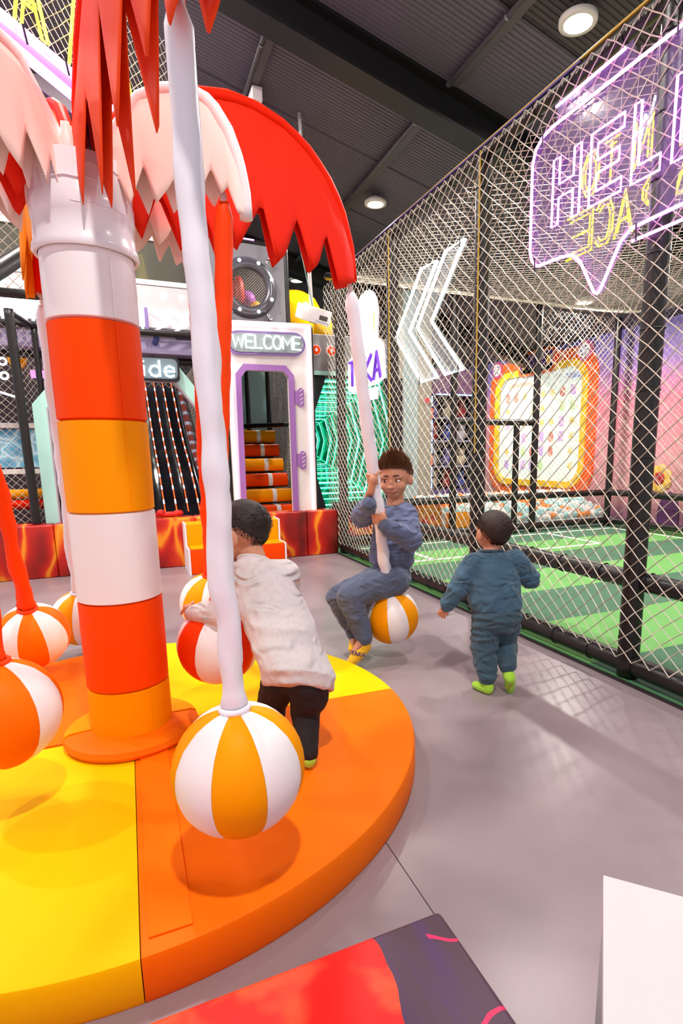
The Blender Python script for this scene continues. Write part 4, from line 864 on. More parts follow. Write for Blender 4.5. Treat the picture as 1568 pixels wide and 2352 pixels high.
for s0 in (-.62, -.2, .16, .5, .84):
    mb = MB()
    for st in ([(0, 0), (.3, 1), (.42, 1), (.72, 0), (.58, 0), (.36, .72), (.14, 0)], [(.2, .3), (.5, .3)], [(.2, .38), (.5, .38)]):
        mb.tube([pl(s0+.30*a, 3.60-.05*s0+.42*b, .02) for a, b in st], .010, 7)
    mb.build('letter_a', neon('banner_yellow', '#ffe83a', 2), nb, smooth=True)
stuff(net(MB(), pl(-1.5, 3.62, -.02), u_*.035, (0, 0, .035), 76, 20, .0028).build('net', m_rope, nb))
pad_pipe('pipe', pl(-1.6, 3.44, -.02), pl(1.1, 3.22, -.02), .04, nb)
for s0 in (-.18, .1): MB().tube([pl(s0, 3.59, .05), pl(s0+.02, 3.50, .05)], .006, 5).build('cable_tie', m_tie, nb)
br = thing('brace_pipe', 'thick black padded brace crossing behind the column at the left edge', 'pipe', (-.53, 3.77, 2.21))
pad_pipe('pipe', (-.77, 3.30, 1.85), (-.20, 4.42, 2.70), .045, br, ties=False)
stuff(net(MB(), (-.9, 4.6, 2.25), (.035, 0, 0), (0, 0, .035), 26, 20, .0024).build('net', m_rope, br)); pad_pipe('pipe', (-1.0, 4.6, 2.28), (.1, 4.6, 2.28), .03, br, ties=False)
# ---------------------------------------------------------------- people
def remesh(mb, name, m, parent, vox=.004, smooth=4, wr=0, wscale=(12, 12, 26), seed=0, mats=None):
    me = mb.mesh(name, m); o = bpy.data.objects.new('tmp', me)
    r = o.modifiers.new('r', 'REMESH'); r.mode = 'VOXEL'; r.voxel_size = vox
    s = o.modifiers.new('s', 'SMOOTH'); s.factor = .5; s.iterations = smooth
    m2 = evaluated(o); bpy.data.meshes.remove(me)
    if wr:
        n_ = len(m2.vertices); co = [0.0]*(3*n_); no = [0.0]*(3*n_); m2.vertices.foreach_get('co', co); m2.vertices.foreach_get('normal', no)
        for i in range(n_):
            p = V(co[3*i:3*i+3]); q = V((p.x*wscale[0]+seed, p.y*wscale[1], p.z*wscale[2]))
            q2 = q+V((noise.noise(q*.5), noise.noise(q*.5+V((5, 0, 0))), noise.noise(q*.5+V((0, 7, 0)))))*.9
            f = noise.noise(q2); d = wr*((1-abs(f)*2)*.5+.4*noise.noise(q2*2.1))
            co[3*i] += no[3*i]*d; co[3*i+1] += no[3*i+1]*d; co[3*i+2] += no[3*i+2]*d
        m2.vertices.foreach_set('co', co)
    m2.polygons.foreach_set('use_smooth', [True]*len(m2.polygons)); m2.name = name
    m2.materials.clear(); m2.materials.append(m)
    return ob(name, m2, parent)
m_skin = mat('skin', '#c98a6c', .5, .03, 200, sss=.12); m_lip = mat('lips', '#b5665a', .45); m_eyew = mat('eye_white', '#ece6e2', .2); m_iris = mat('iris', '#2a1a14', .15)
def hairmat(n, c): return mat(n, c, .55, .3, 400, .25, 40)
def basis(fwd, upv=(0, 0, 1)):
    f = V(fwd).normalized(); r = f.cross(V(upv)).normalized(); u = r.cross(f); return r, f, u
class Head:
    """c centre, h half height, fwd gaze direction"""
    def __init__(s, c, h, fwd, upv=(0, 0, 1)):
        s.c = V(c); s.h = h; s.r, s.f, s.u = basis(fwd, upv); s.M = Matrix((s.r, s.f, s.u)).transposed()
    def p(s, x, y, z): return s.c+(s.r*x+s.f*y+s.u*z)*s.h
    def e(s, mb, c, r, n=16, m=12, tilt=None): return mb.ell(s.p(*c), tuple(q*s.h for q in r), n, m, s.M if tilt is None else s.M @ tilt)
    def skull(s, mb):
        s.e(mb, (0, -.10, .16), (.77, .90, .82), 24, 16)
        s.e(mb, (0, .22, -.28), (.62, .62, .62)); s.e(mb, (0, .40, -.66), (.36, .34, .28)); s.e(mb, (0, .30, -.50), (.50, .42, .40))
        for k in (-1, 1):
            s.e(mb, (.34*k, .50, -.30), (.26, .24, .24)); s.e(mb, (.28*k, .62, .16), (.26, .16, .12))
            s.e(mb, (.80*k, -.08, -.14), (.09, .17, .27), 12, 10, Matrix.Rotation(-.35*k, 3, 'Z')); s.e(mb, (.74*k, .0, -.2), (.10, .10, .18), 10, 8)
        s.e(mb, (0, .80, -.16), (.085, .12, .22), 12, 10, Matrix.Rotation(-.35, 3, 'X')); s.e(mb, (0, .87, -.30), (.125, .12, .10), 12, 10)
        for k in (-1, 1): s.e(mb, (.10*k, .82, -.32), (.07, .08, .065), 10, 8)
        s.e(mb, (0, .74, -.50), (.24, .10, .10), 12, 8)
        return mb
    def face(s, parent, hair):
        for k in (-1, 1):
            mb = MB(); s.e(mb, (.275*k, .655, -.02), (.135, .095, .066), 14, 10); ey = mb.build('eye', m_eyew, parent, smooth=True)
            mb = MB(); s.e(mb, (.275*k+.035, .728, -.025), (.066, .026, .064), 12, 8); mb.build('iris', m_iris, ey, smooth=True)
            MB().tube([s.p(.13*k, .735, .055), s.p(.22*k, .755, .085), s.p(.34*k, .725, .085), s.p(.44*k, .64, .03)], [.016*s.h]*4, 6).build('upper_lid', m_iris, ey, smooth=True)
            MB().tube([s.p(.11*k, .79, .215), s.p(.24*k, .775, .245), s.p(.38*k, .71, .22), s.p(.49*k, .59, .13)], [.03*s.h, .042*s.h, .038*s.h, .02*s.h], 7).build('eyebrow', hair, parent, smooth=True)
        MB().tube([s.p(-.25, .72, -.515), s.p(-.11, .80, -.57), s.p(0, .83, -.58), s.p(.11, .80, -.57), s.p(.27, .70, -.51)], [.012*s.h, .03*s.h, .034*s.h, .03*s.h, .012*s.h], 8).build('mouth', m_lip, parent, smooth=True)
        MB().tube([s.p(-.25, .735, -.505), s.p(-.11, .825, -.558), s.p(0, .857, -.568), s.p(.11, .825, -.558), s.p(.27, .715, -.50)], .009*s.h, 6).build('mouth_line', mat('mouth_line', '#5a2a26', .6), parent, smooth=True)
    def hair(s, parent, m, m2, kind):
        """scalp shell following the skull, plus thousands of short strands"""
        rg = random.Random(11); mb = MB(); h = s.h
        def surf(th, ph, k=1.0):   # th from top, ph azimuth (0 = front)
            return V((.77*sin(th)*sin(ph), -.10+.90*sin(th)*cos(ph), .16+.82*cos(th)))*k+V((0, .10*(1-k), -.16*(k-1)*0))
        LIM = [(0, 60), (40, 64), (70, 76), (88, 86), (105, 100), (125, 130), (150, 146), (180, 150)]
        def low(ph):               # lower limit of hair (angle from top)
            d = abs(math.degrees((ph+pi) % (2*pi)-pi)); return rad(interp(LIM, d))
        N, Mx = 48, 26; vs = []; fs = []
        for i in range(Mx+1):
            for k in range(N):
                ph = 2*pi*k/N; t = i/Mx; th = low(ph)*t; fade = min(1, (1-t)/.38)
                q0 = surf(th, ph, 1.0); back = max(0, -cos(ph))
                thick = .985+.05*fade+(.10 if kind == 'quiff' else .012)*min(1, max(0, 1-th/rad(75))*2)
                q = surf(th, ph, thick); q += V((0, 0, .02*noise.noise(q*7)*fade))
                vs.append(s.p(*q))
        for i in range(Mx):
            for k in range(N): fs.append((i*N+k, (i+1)*N+k, (i+1)*N+(k+1) % N, i*N+(k+1) % N))
        mb.add(vs, fs); cap = mb.build('hair', m, parent, smooth=True)
        st = MB()
        cnt = 3200 if kind == 'quiff' else 2600
        for q in range(cnt):
            ph = rg.uniform(0, 2*pi); lim = low(ph); th = math.acos(1-rg.random()*(1-cos(lim)))
            a = surf(th, ph, 1.03); nrm = V((a.x, a.y+.10, a.z-.16)).normalized()
            topness = max(0, 1-th/rad(75))
            if kind == 'quiff': L = .06+.40*topness*rg.uniform(.5, 1.15)+.03; d = (nrm*.8+V((rg.uniform(-.5, .5), .55, .35+rg.uniform(-.2, .3)))*.7).normalized()
            else: L = (.10 if th < lim*.75 else .03)*rg.uniform(.7, 1.2); swirl = V((-nrm.y, nrm.x, 0))*.7; d = (nrm*.35+swirl+V((0, -.15, -.7))*.8+V((rg.uniform(-.3, .3), rg.uniform(-.3, .3), 0))).normalized()
            a2 = a+nrm*(.05 if kind == 'quiff' else .0); b = a2+d*L
            st.seg(s.p(*a2), s.p(*b), .0012 if kind != 'quiff' else .0019)
            i0 = len(st.v)-3; tip = s.p(*b)
            for j in range(3): st.v[i0+j] = tuple(tip+(V(st.v[i0+j])-tip)*.25)
        for q in range(1500):      # short stubble fading below the hairline
            ph = rg.uniform(0, 2*pi); lim = low(ph)
            if abs((ph+pi) % (2*pi)-pi) < rad(62): continue
            th = lim*(.93+.17*rg.random()**1.6); a = surf(th, ph, 1.0); nrm = V((a.x, a.y+.10, a.z-.16)).normalized(); d = (nrm*.5+V((rg.uniform(-.2, .2), -.1, -.8))).normalized()
            st.seg(s.p(*a), s.p(*(a+d*.045+nrm*.012)), .0008)
        stuff(st.build('hair_strands', m2, cap))
        return cap
def grip(mb, c, ax, palm, rs, flip=1, fr=.0072, span=.034, start=-35, end=215):
    """fingers closed around a sleeve: c axis point, ax axis, palm direction from axis to palm; returns palm centre"""
    c, ax = V(c), V(ax).normalized(); p = V(palm); p = (p-ax*p.dot(ax)).normalized(); q = ax.cross(p)*flip; pc = c+p*(rs+.012)
    for k in range(4):
        off = ax*(span*(k-1.5)/3*1.45); R = rs+fr*.75; L = (end, end+12, end+6, end-18)[k]
        pts = []
        for j in range(8):
            a = rad(start+(L-start)*j/7); pts.append(c+off+p*cos(a)*R+q*sin(a)*R)
        mb.chain(pts, [fr*1.1, fr*1.08, fr*1.02, fr, fr*.97, fr*.93, fr*.9, fr*.82], 8)
    a0 = pc+ax*span*.55; mb.chain([a0, c-q*(rs+fr)+ax*span*.9+p*.006, c-q*(rs*.75+fr)-p*(rs*.6)+ax*span*1.05], [fr*1.3, fr*1.1, fr*.9], 8)
    mb.ell(pc, (.021, .021, .027), 12, 10); mb.cone2(pc+ax*.012, .014, pc-ax*.014, .015)
    return pc
def openhand(mb, c, fwd, nrm, side, sc=1.0, spread=.32, curl=.5):
    c, f, n = V(c), V(fwd).normalized(), V(nrm).normalized(); r = f.cross(n).normalized()*side; n = n
    R = .021*sc; mb.ell(c, (.02*sc, .024*sc, .012*sc), 12, 10, Matrix((r, f, n)).transposed()); mb.cone2(c-f*.02*sc, .0135*sc, c+f*.006*sc, .015*sc)
    for k in range(4):
        x = (k-1.5)/1.5; d = (f+r*x*spread).normalized(); b = c+f*.014*sc+r*x*.0155*sc; L = (.027, .032, .030, .023)[k]*sc
        m1 = b+d*L*.5-n*curl*.004*sc; e = m1+(d-n*curl*.5).normalized()*L*.55; mb.chain([b, m1, e], [.0064*sc, .006*sc, .005*sc], 8)
    d = (f*.55-r*1.0).normalized(); b = c-r*.014*sc-f*.008*sc; mb.chain([b, b+d*.018*sc, b+(d+f*.5).normalized()*.034*sc], [.0085*sc, .0075*sc, .0058*sc], 8)
def sock(mb, an, heel, toe, r, up_):
    an, heel, toe = V(an), V(heel), V(toe); mb.cone2(an+V(up_)*.03, r*1.0, an, r*1.02); mb.cone2(an, r*1.02, heel+(an-heel)*.25, r*1.08); mid = (heel+toe)/2
    mb.cone2(heel, r*.95, mid+(an-heel)*.10, r*1.0); mb.cone2(mid+(an-heel)*.08, r*1.05, toe, r*.72)

# --- toddler walking away ------------------------------------------------------
T = thing('person', 'toddler in teal-blue sweatsuit and lime green socks walking away by the net', 'person', (1.60, 2.25, 0))
fT = V((.42, .90, 0)); sR, fF, _u = basis(fT)           # right, forward
J = dict(neck=(1.678, 2.352, .715), shL=(1.583, 2.378, .64), shR=(1.788, 2.30, .65), elL=(1.490, 2.372, .525), wrL=(1.446, 2.398, .435), elR=(1.895, 2.312, .545), wrR=(1.905, 2.42, .60), waist=(1.663, 2.29, .44), hip=(1.657, 2.265, .385), hL=(1.612, 2.282, .37), hR=(1.710, 2.246, .37), kL=(1.592, 2.275, .215), aL=(1.580, 2.222, .07), kR=(1.728, 2.29, .225), aR=(1.668, 2.175, .128))
J = {k: V(v) for k, v in J.items()}
hd = Head((1.700, 2.374, .800), .110, (.05, .99, -.05))
body = MB(); hd.skull(body); body.cone2(hd.p(0, -.15, -.5), .040, J['neck']-V((0, 0, .02)), .046); body.chain([J['neck']-V((0, 0, .05)), J['waist'], J['hip']], [.045, .065, .06])
body.chain([J['shL'], J['elL'], J['wrL']], [.032, .026, .018]); body.chain([J['shR'], J['elR'], J['wrR']], [.032, .026, .018])
body.chain([J['hL'], J['kL'], J['aL']], [.048, .034, .022]); body.chain([J['hR'], J['kR'], J['aR']], [.048, .034, .022]); body.chain([J['aL'], V((1.566, 2.27, .022))], [.022, .018]); body.chain([J['aR'], V((1.70, 2.20, .05))], [.022, .018])
body.cone2(J['shL'], .035, J['neck']-V((0, 0, .08)), .04); body.cone2(J['shR'], .035, J['neck']-V((0, 0, .08)), .04)
openhand(body, (1.428, 2.412, .405), (-.16, .25, -.95), (-.8, -.5, .0), 1, .95); openhand(body, J['wrR']+V((0, .03, .015)), (0, .9, .3), (0, -.3, .9), -1, .95)
bt = remesh(body, 'body', m_skin, T); hT = hairmat('dark_brown_hair', '#2e1c14'); hd.hair(T, hT, mat('dark_brown_strand', '#3a2418', .5), 'crop'); hd.face(bt, hT)
m_teal = mat('teal_fleece', '#3d5f74', .9, .15, 250, .05, 30, sheen=.2, folds=9); m_tealp = mat('dark_teal_fleece', '#36505f', .9, .15, 250, .05, 30, sheen=.2, folds=9)
def ringT(c, a, b): return (V(c), sR*a, fF*b)
sh = MB(); nk = J['neck']; w0 = J['waist']
sh.loft([ringT(w0-V((0, 0, .04)), .108, .090), ringT(w0-V((0, 0, .015)), .132, .112), ringT(w0+V((.004, .012, .04)), .140, .116), ringT(w0+V((.008, .03, .11)), .134, .108), ringT(nk-V((.0, .004, .085)), .122, .094), ringT(nk-V((0, 0, .045)), .096, .072), ringT(nk-V((0, 0, .012)), .060, .052)])
sh.chain([J['shL'], (J['shL']+J['elL'])/2, J['elL'], J['wrL']], [.058, .054, .050, .033]); sh.chain([J['shR'], J['elR'], J['wrR']], [.058, .054, .038]); sh.cone2(J['shL'], .05, nk-V((0, 0, .07)), .06); sh.cone2(J['shR'], .05, nk-V((0, 0, .07)), .06)
shT = remesh(sh, 'sweatshirt', m_teal, T, .0045, 3, .014, (8, 8, 15), 1)
MB().tube([w0-V((0, 0, .035))+sR*cos(2*pi*k/28)*.112+fF*sin(2*pi*k/28)*.095 for k in range(28)], .011, 8, closed=True).build('hem_band', m_tealp, shT, smooth=True)
MB().tube([nk-V((0, 0, .010))+sR*cos(2*pi*k/24)*.060+fF*sin(2*pi*k/24)*.054-V((0, 0, .008))*sin(2*pi*k/24) for k in range(24)], .007, 8, closed=True).build('neck_band', m_tealp, shT, smooth=True)
MB().tube([J['wrL']+(V((.5, .6, .1)).normalized()*cos(2*pi*k/16)+V((.75, -.55, -.3)).normalized()*sin(2*pi*k/16))*.026 for k in range(16)], .008, 8, closed=True).build('cuff', m_tealp, shT, smooth=True)
pa = MB(); pa.loft([ringT(J['hip']-V((0, 0, .07)), .095, .085), ringT(J['hip']-V((0, 0, .02)), .116, .102), ringT(J['hip']+V((0, 0, .03)), .110, .094), ringT(w0-V((0, 0, .02)), .092, .076)])
pa.chain([J['hL'], J['kL'], J['aL']+V((0, 0, .02))], [.074, .068, .046]); pa.chain([J['hR'], J['kR'], J['aR']+V((.004, .008, .02))], [.074, .064, .042])
paT = remesh(pa, 'sweatpants', m_tealp, T, .0045, 3, .015, (7, 7, 19), 4)
for a, d in ((J['aL']+V((0, 0, .012)), V((.0, .3, 1))), (J['aR']+V((.003, .006, .012)), V((.3, .5, 1)))):
    e1 = V(d).normalized().orthogonal().normalized(); e2 = V(d).normalized().cross(e1); MB().tube([a+(e1*cos(2*pi*k/16)+e2*sin(2*pi*k/16))*.032 for k in range(16)], .010, 8, closed=True).build('cuff', m_tealp, paT, smooth=True)
m_lime = mat('lime_sock', '#a8e03c', .85, .15, 300, sheen=.2); m_gripb = mat('sock_grip', '#b06a2a', .7)
mb = MB(); sock(mb, (1.580, 2.222, .062), (1.575, 2.205, .026), (1.553, 2.285, .022), .0275, (0, 0, 1)); sL = remesh(mb, 'sock', m_lime, T, .004, 3, .002)
mb = MB(); sock(mb, (1.668, 2.175, .118), (1.666, 2.150, .085), (1.690, 2.178, .010), .0275, (.2, .4, .9)); sR_ = remesh(mb, 'sock', m_lime, T, .004, 3, .002)
mb = MB()
for i in range(5):
    for j in range(4): mb.ell((1.664+.010*(j-1.5)+.004*i, 2.128+.006*i+.004*abs(j-1.5)+.002, .062-.0105*i), (.0035, .003, .0035), 6, 5)
mb.build('sock_grip', m_gripb, sR_, smooth=True)

# --- boy riding the ball ------------------------------------------------------
B = thing('person', 'smiling boy in slate-blue tracksuit and mustard socks riding a ball and holding its white sleeve', 'person', (1.38, 2.95, .41))
tip, bl = V((1.036, 2.625, 1.955)), V((1.368, 2.909, .249)); axS = (tip-bl).normalized()
def onstrap(z): return bl+axS*((z-bl.z)/axS.z)
gL, gR = onstrap(.86), onstrap(1.075)
K = {k: V(v) for k, v in dict(neck=(1.452, 3.02, .915), shL=(1.475, 2.925, .845), shR=(1.385, 3.13, .86), elL=(1.452, 2.812, .715), elR=(1.268, 3.13, .825), waist=(1.412, 2.985, .60), hip=(1.40, 2.965, .485), hL=(1.375, 2.89, .468), hR=(1.385, 3.03, .46), kL=(1.100, 2.888, .402), aL=(1.160, 2.838, .170), kR=(1.085, 3.03, .365), aR=(1.165, 2.985, .150)).items()}
fB = V((-.88, -.35, 0)); sRb, fBf, _ = basis(fB)        # his right, forward
hb = Head((1.447, 3.018, 1.062), .122, (-.60, -.78, -.16), (.05, .1, 1))
body = MB(); hb.skull(body); body.cone2(hb.p(0, -.2, -.5), .045, K['neck']-V((0, 0, .02)), .052); body.chain([K['neck']-V((0, 0, .06)), K['waist'], K['hip']], [.05, .07, .065]); body.cone2(K['shL'], .04, K['neck']-V((0, 0, .09)), .045); body.cone2(K['shR'], .04, K['neck']-V((0, 0, .09)), .045)
palmL = V((.15, -.75, -.1)); palmR = V((-.35, -.60, -.2))
pL = grip(body, gL, axS, palmL, .030, -1); pR = grip(body, gR, axS, palmR, .030, -1)
body.chain([K['shL'], K['elL'], pL-V((-.012, .012, .035)), pL], [.038, .032, .022, .018]); body.chain([K['shR'], K['elR'], pR-V((.005, -.02, .06)), pR], [.038, .031, .021, .018])
body.chain([K['hL'], K['kL'], K['aL']], [.055, .042, .026]); body.chain([K['hR'], K['kR'], K['aR']], [.055, .042, .026]); body.chain([K['aL'], V((1.085, 2.81, .095))], [.025, .02]); body.chain([K['aR'], V((1.13, 2.94, .09))], [.025, .02])
bb = remesh(body, 'body', m_skin, B, .0038); hB = hairmat('brown_hair', '#553421'); hb.hair(B, hB, mat('brown_strand', '#7c5438', .5), 'quiff'); hb.face(bb, hB)
m_slate = mat('slate_sweatshirt', '#5a6486', .85, .12, 250, .05, 30, sheen=.2, folds=9); m_slatep = mat('slate_trousers', '#525d76', .85, .12, 250, .05, 30, sheen=.2, folds=9); m_sidestripe = mat('olive_side_stripe', '#9a8a5a', .8)
def ringB(c, a, b): return (V(c), sRb*a, fBf*b)
sh = MB(); nk = K['neck']; w0 = K['waist']
sh.loft([ringB(w0-V((.006, .006, .06)), .114, .102), ringB(w0-V((.004, 0, .035)), .138, .128), ringB(w0+V((0, 0, .02)), .140, .128), ringB(w0+V((.014, .01, .10)), .134, .116), ringB(w0+V((.026, .02, .19)), .130, .106), ringB(nk-V((.004, 0, .055)), .102, .08), ringB(nk-V((0, 0, .015)), .066, .060)])
wL = pL-V((-.020, .016, .050)); wR = pR-V((.010, -.045, .135))
sh.chain([K['shL'], (K['shL']+K['elL'])/2, K['elL'], wL], [.068, .068, .064, .042]); sh.chain([K['shR'], K['elR'], wR], [.066, .060, .044]); sh.cone2(K['shL'], .058, nk-V((0, 0, .08)), .065); sh.cone2(K['shR'], .058, nk-V((0, 0, .08)), .065)
shB = remesh(sh, 'sweatshirt', m_slate, B, .0045, 3, .016, (8, 8, 15), 9)
MB().tube([nk-V((0, 0, .012))+sRb*cos(2*pi*k/24)*.068+fBf*sin(2*pi*k/24)*.062-V((0, 0, .012))*sin(2*pi*k/24) for k in range(24)], .008, 8, closed=True).build('neck_band', m_slatep, shB, smooth=True)
MB().tube([w0-V((.006, .006, .050))+sRb*cos(2*pi*k/28)*.112+fBf*sin(2*pi*k/28)*.10 for k in range(28)], .012, 8, closed=True).build('hem_band', m_slatep, shB, smooth=True)
for wv, ev in ((wL, K['elL']), (wR, K['elR'])):
    d = (wv-ev).normalized(); e1 = d.orthogonal().normalized(); e2 = d.cross(e1); MB().tube([wv+d*.012, wv+d*.045], [.041, .035], 16).build('cuff', m_slatep, shB, smooth=True)
pa = MB(); pa.loft([ringB(K['hip']-V((0, 0, .055)), .10, .085), ringB(K['hip']-V((0, 0, .02)), .122, .105), ringB(K['hip']+V((0, 0, .04)), .118, .100), ringB(w0-V((0, 0, .04)), .108, .092)])
pa.chain([K['hL'], (K['hL']+K['kL'])/2+V((0, 0, .01)), K['kL'], K['aL']], [.095, .088, .076, .050]); pa.chain([K['hR'], (K['hR']+K['kR'])/2, K['kR'], K['aR']], [.092, .085, .074, .048])
paB = remesh(pa, 'trousers', m_slatep, B, .0045, 3, .013, (7, 7, 13), 5)
for a, k_ in ((K['aL'], K['kL']), (K['aR'], K['kR'])):
    d = (a-k_).normalized(); MB().tube([a-d*.03, a+d*.018], [.050, .040], 16).build('cuff', m_slatep, paB, smooth=True)
m_must = mat('mustard_sock', '#f2b90e', .85, .15, 300, sheen=.2)
mb = MB(); sock(mb, (1.162, 2.836, .140), (1.166, 2.838, .108), (1.060, 2.788, .052), .036, (-.15, .1, .98)); s1_ = remesh(mb, 'sock', m_must, B, .004, 3, .002)
mb = MB(); sock(mb, (1.165, 2.985, .125), (1.165, 2.982, .105), (1.12, 2.93, .075), .030, (0, 0, 1)); remesh(mb, 'sock', m_must, B, .004, 3, .002)
tx = ob('sock_lettering', text_mesh('TAKA', .032, .0012, mat('sock_print_violet', '#4a2f6a', .7), .0008), s1_); frame(tx, (1.098, 2.775, .098), (.80, -.28, -.16), (.36, .35, .80))

# --- child hugging the red ball ------------------------------------------------------
Wp = thing('person', 'child in pale marl long-sleeved shirt and black leggings bending over a ball, back turned', 'person', (.50, 1.75, .12))
K = {k: V(v) for k, v in dict(neck=(.420, 2.150, .805), shL=(.362, 2.182, .735), shR=(.525, 2.085, .742), elL=(.285, 2.16, .60), wrL=(.205, 2.255, .585), elR=(.56, 2.20, .60), wrR=(.47, 2.34, .55), chest=(.452, 2.07, .68), waist=(.475, 1.925, .53), hip=(.488, 1.85, .43), hL=(.445, 1.885, .405), hR=(.520, 1.815, .41), kL=(.43, 1.99, .27), aL=(.40, 1.87, .165), kR=(.522, 1.855, .285), aR=(.497, 1.745, .175)).items()}
tr = V((.83, -.53, 0)).normalized(); upT = (K['neck']-K['hip']).normalized(); fT2 = upT.cross(tr).normalized()   # right, forward
hw = Head((.398, 2.226, .905), .121, (-.72, .62, -.30))
body = MB(); hw.skull(body); body.cone2(hw.p(0, -.1, -.5), .045, K['neck']-upT*.02, .05); body.chain([K['neck']-upT*.06, K['waist'], K['hip']], [.05, .07, .06]); body.cone2(K['shL'], .04, K['neck']-upT*.09, .045); body.cone2(K['shR'], .04, K['neck']-upT*.09, .045)
body.chain([K['shL'], K['elL'], K['wrL']], [.036, .03, .021]); body.chain([K['shR'], K['elR'], K['wrR']], [.036, .03, .021]); body.chain([K['hL'], K['kL'], K['aL']], [.055, .042, .026]); body.chain([K['hR'], K['kR'], K['aR']], [.055, .042, .026])
body.chain([K['aR'], V((.49, 1.79, .148))], [.026, .022]); body.chain([K['aL'], V((.37, 1.93, .148))], [.026, .022])
bc = V((.285, 2.275, .442)); hp_ = V((.172, 2.297, .602)); nh = (hp_-bc).normalized(); fh = V((-.35, .75, .15)); fh = (fh-nh*fh.dot(nh)).normalized()
openhand(body, bc+nh*(.165+.030), fh, nh, -1, 1.05, .45, .9); hp2 = V((.42, 2.36, .50)); nh2 = (hp2-bc).normalized(); fh2 = V((-.6, .4, -.5)); fh2 = (fh2-nh2*fh2.dot(nh2)).normalized(); openhand(body, bc+nh2*(.165+.024), fh2, nh2, 1, 1.05)
bw = remesh(body, 'body', m_skin, Wp, .0038); hW = hairmat('black_brown_hair', '#231915'); hw.hair(Wp, hW, mat('black_brown_strand', '#33261f', .5), 'crop'); hw.face(bw, hW)
m_marl = mat('pale_marl_jersey', '#d8cfce', .9, .1, 250, .06, 60, folds=7); m_legg = mat('black_leggings', '#1c1416', .85, .1, 200)
def ringW(c, a, b): return (V(c), tr*a, fT2*b)
sh = MB(); nk = K['neck']
sh.loft([ringW(K['hip']+V((.011, -.011, -.05)), .122, .117), ringW(K['hip']+V((.011, -.011, -.035)), .125, .120), ringW(K['hip']+V((.010, -.01, .0)), .130, .124), ringW(K['waist']+V((.004, 0, -.02)), .128, .115), ringW((K['waist']+K['chest'])/2, .134, .108), ringW(K['chest'], .132, .096), ringW(nk-upT*.055, .106, .076), ringW(nk-upT*.012, .060, .055)])
sh.chain([K['shL'], K['elL'], K['wrL']], [.060, .054, .036]); sh.chain([K['shR'], K['elR'], K['wrR']], [.058, .052, .036]); sh.cone2(K['shL'], .056, nk-upT*.08, .06); sh.cone2(K['shR'], .056, nk-upT*.08, .06)
shW = remesh(sh, 'shirt', m_marl, Wp, .0045, 4, .016, (5, 5, 8), 2)
MB().tube([nk-upT*.006+tr*cos(2*pi*k/24)*.060+fT2*sin(2*pi*k/24)*.056 for k in range(24)], .007, 8, closed=True).build('neck_band', m_marl, shW, smooth=True)
d = (K['wrL']-K['elL']).normalized(); MB().tube([K['wrL']-d*.004, K['wrL']+d*.034], [.036, .031], 16).build('cuff', m_marl, shW, smooth=True)
pa = MB(); pa.loft([ringW(K['hip']-V((0, 0, .085)), .07, .07), ringW(K['hip']-V((0, 0, .05)), .095, .095), ringW(K['hip'], .11, .105), ringW(K['waist'], .10, .088)]); pa.chain([K['hL'], K['kL'], K['aL']], [.072, .056, .036]); pa.chain([K['hR'], (K['hR']+K['kR'])/2+V((.01, -.01, 0)), K['kR'], K['aR']], [.076, .070, .056, .034])
remesh(pa, 'leggings', m_legg, Wp, .0045, 3, .003, (14, 14, 24), 3)
mb = MB(); sock(mb, (.496, 1.745, .170), (.495, 1.737, .150), (.482, 1.81, .143), .026, (.2, .7, .7)); remesh(mb, 'sock', m_lime, Wp, .004, 3, .002)
mb = MB(); sock(mb, (.40, 1.87, .165), (.40, 1.86, .148), (.36, 1.93, .143), .026, (.2, .75, .6)); remesh(mb, 'sock', m_lime, Wp, .004, 3, .002)
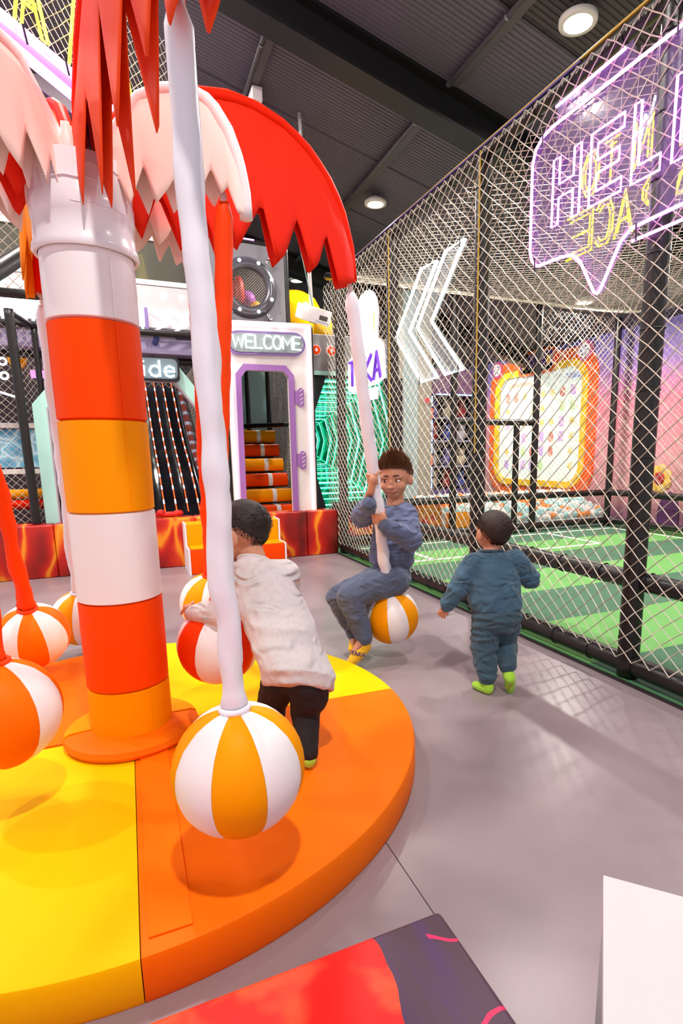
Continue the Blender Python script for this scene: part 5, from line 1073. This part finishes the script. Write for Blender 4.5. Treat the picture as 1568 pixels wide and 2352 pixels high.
# ---------------------------------------------------------------- foreground foam block and white table
def fire(nt, co):
    wp = warp(nt, co, 5, .10); s = nd(nt, 'ShaderNodeSeparateXYZ'); nt.links.new(wp, s.inputs[0])
    n1 = nd(nt, 'ShaderNodeTexNoise', Scale=9.0, Detail=3.0); nt.links.new(co, n1.inputs['Vector'])
    red = ramp(nt, n1.outputs['Fac'], [(.3, '#e80a04'), (.5, '#ff0d02'), (.62, '#ff4a22'), (.8, '#f03018')])
    n2 = nd(nt, 'ShaderNodeTexNoise', Scale=6.0, Detail=4.0); mp = nd(nt, 'ShaderNodeMapping'); mp.inputs['Scale'].default_value = (4, .6, 1); nt.links.new(co, mp.inputs['Vector']); nt.links.new(mp.outputs[0], n2.inputs['Vector'])
    pur = ramp(nt, n2.outputs['Fac'], [(.25, '#3a2630'), (.5, '#4a3040'), (.75, '#4a2a5e')])
    st = nd(nt, 'ShaderNodeMath', operation='GREATER_THAN'); nt.links.new(s.outputs['X'], st.inputs[0]); st.inputs[1].default_value = .345
    mx = nd(nt, 'ShaderNodeMixRGB'); nt.links.new(st.outputs[0], mx.inputs['Fac']); nt.links.new(red, mx.inputs['Color1']); nt.links.new(pur, mx.inputs['Color2'])
    # thin magenta flourish near the far right corner
    v = nd(nt, 'ShaderNodeTexVoronoi', feature='DISTANCE_TO_EDGE', Scale=5.0); nt.links.new(warp(nt, co, 6, .2), v.inputs['Vector'])
    lt = nd(nt, 'ShaderNodeMath', operation='LESS_THAN'); nt.links.new(v.outputs['Distance'], lt.inputs[0]); lt.inputs[1].default_value = .022
    gx = nd(nt, 'ShaderNodeMath', operation='GREATER_THAN'); nt.links.new(s.outputs['X'], gx.inputs[0]); gx.inputs[1].default_value = .44
    mu = nd(nt, 'ShaderNodeMath', operation='MULTIPLY'); nt.links.new(lt.outputs[0], mu.inputs[0]); nt.links.new(gx.outputs[0], mu.inputs[1])
    m2 = nd(nt, 'ShaderNodeMixRGB'); nt.links.new(mu.outputs[0], m2.inputs['Fac']); nt.links.new(mx.outputs[0], m2.inputs['Color1']); m2.inputs['Color2'].default_value = lin('#e0205a')
    return m2.outputs[0]
tag(MB().box((-1.0, .25, 0), (.5, .845, .30), .012).build('printed_foam_block', ramp_mat('fire_print', fire, .4), None, fix=True, auto=40), 'low foam block printed with red flames and dark purple rock at the bottom edge', 'foam block')
tb = thing('white_table', 'plain white table top cut off by the lower right corner', 'table', (.7, .3, 0))
c0 = V((.674, .604, 0)); e1 = V((.079, -.087, 0)).normalized(); e2 = V((-.191, -.187, 0)).normalized()
P4 = [c0, c0+e1*.6, c0+e1*.6+e2*.40, c0+e2*.40]
MB().prism([p+V((0, 0, .47)) for p in P4], (0, 0, .03)).build('table_top', mat('white_laminate', '#cbc7c8', .5), tb, fix=True)
P5 = [c0+e1*.03+e2*.03, c0+e1*.57+e2*.03, c0+e1*.57+e2*.37, c0+e1*.03+e2*.37]
for p in P5: MB().box(p+V((-.02, -.02, 0)), p+V((.02, .02, .47))).build('leg', MATS['white_laminate'], tb)
bpy.data.scenes.remove(_ts)
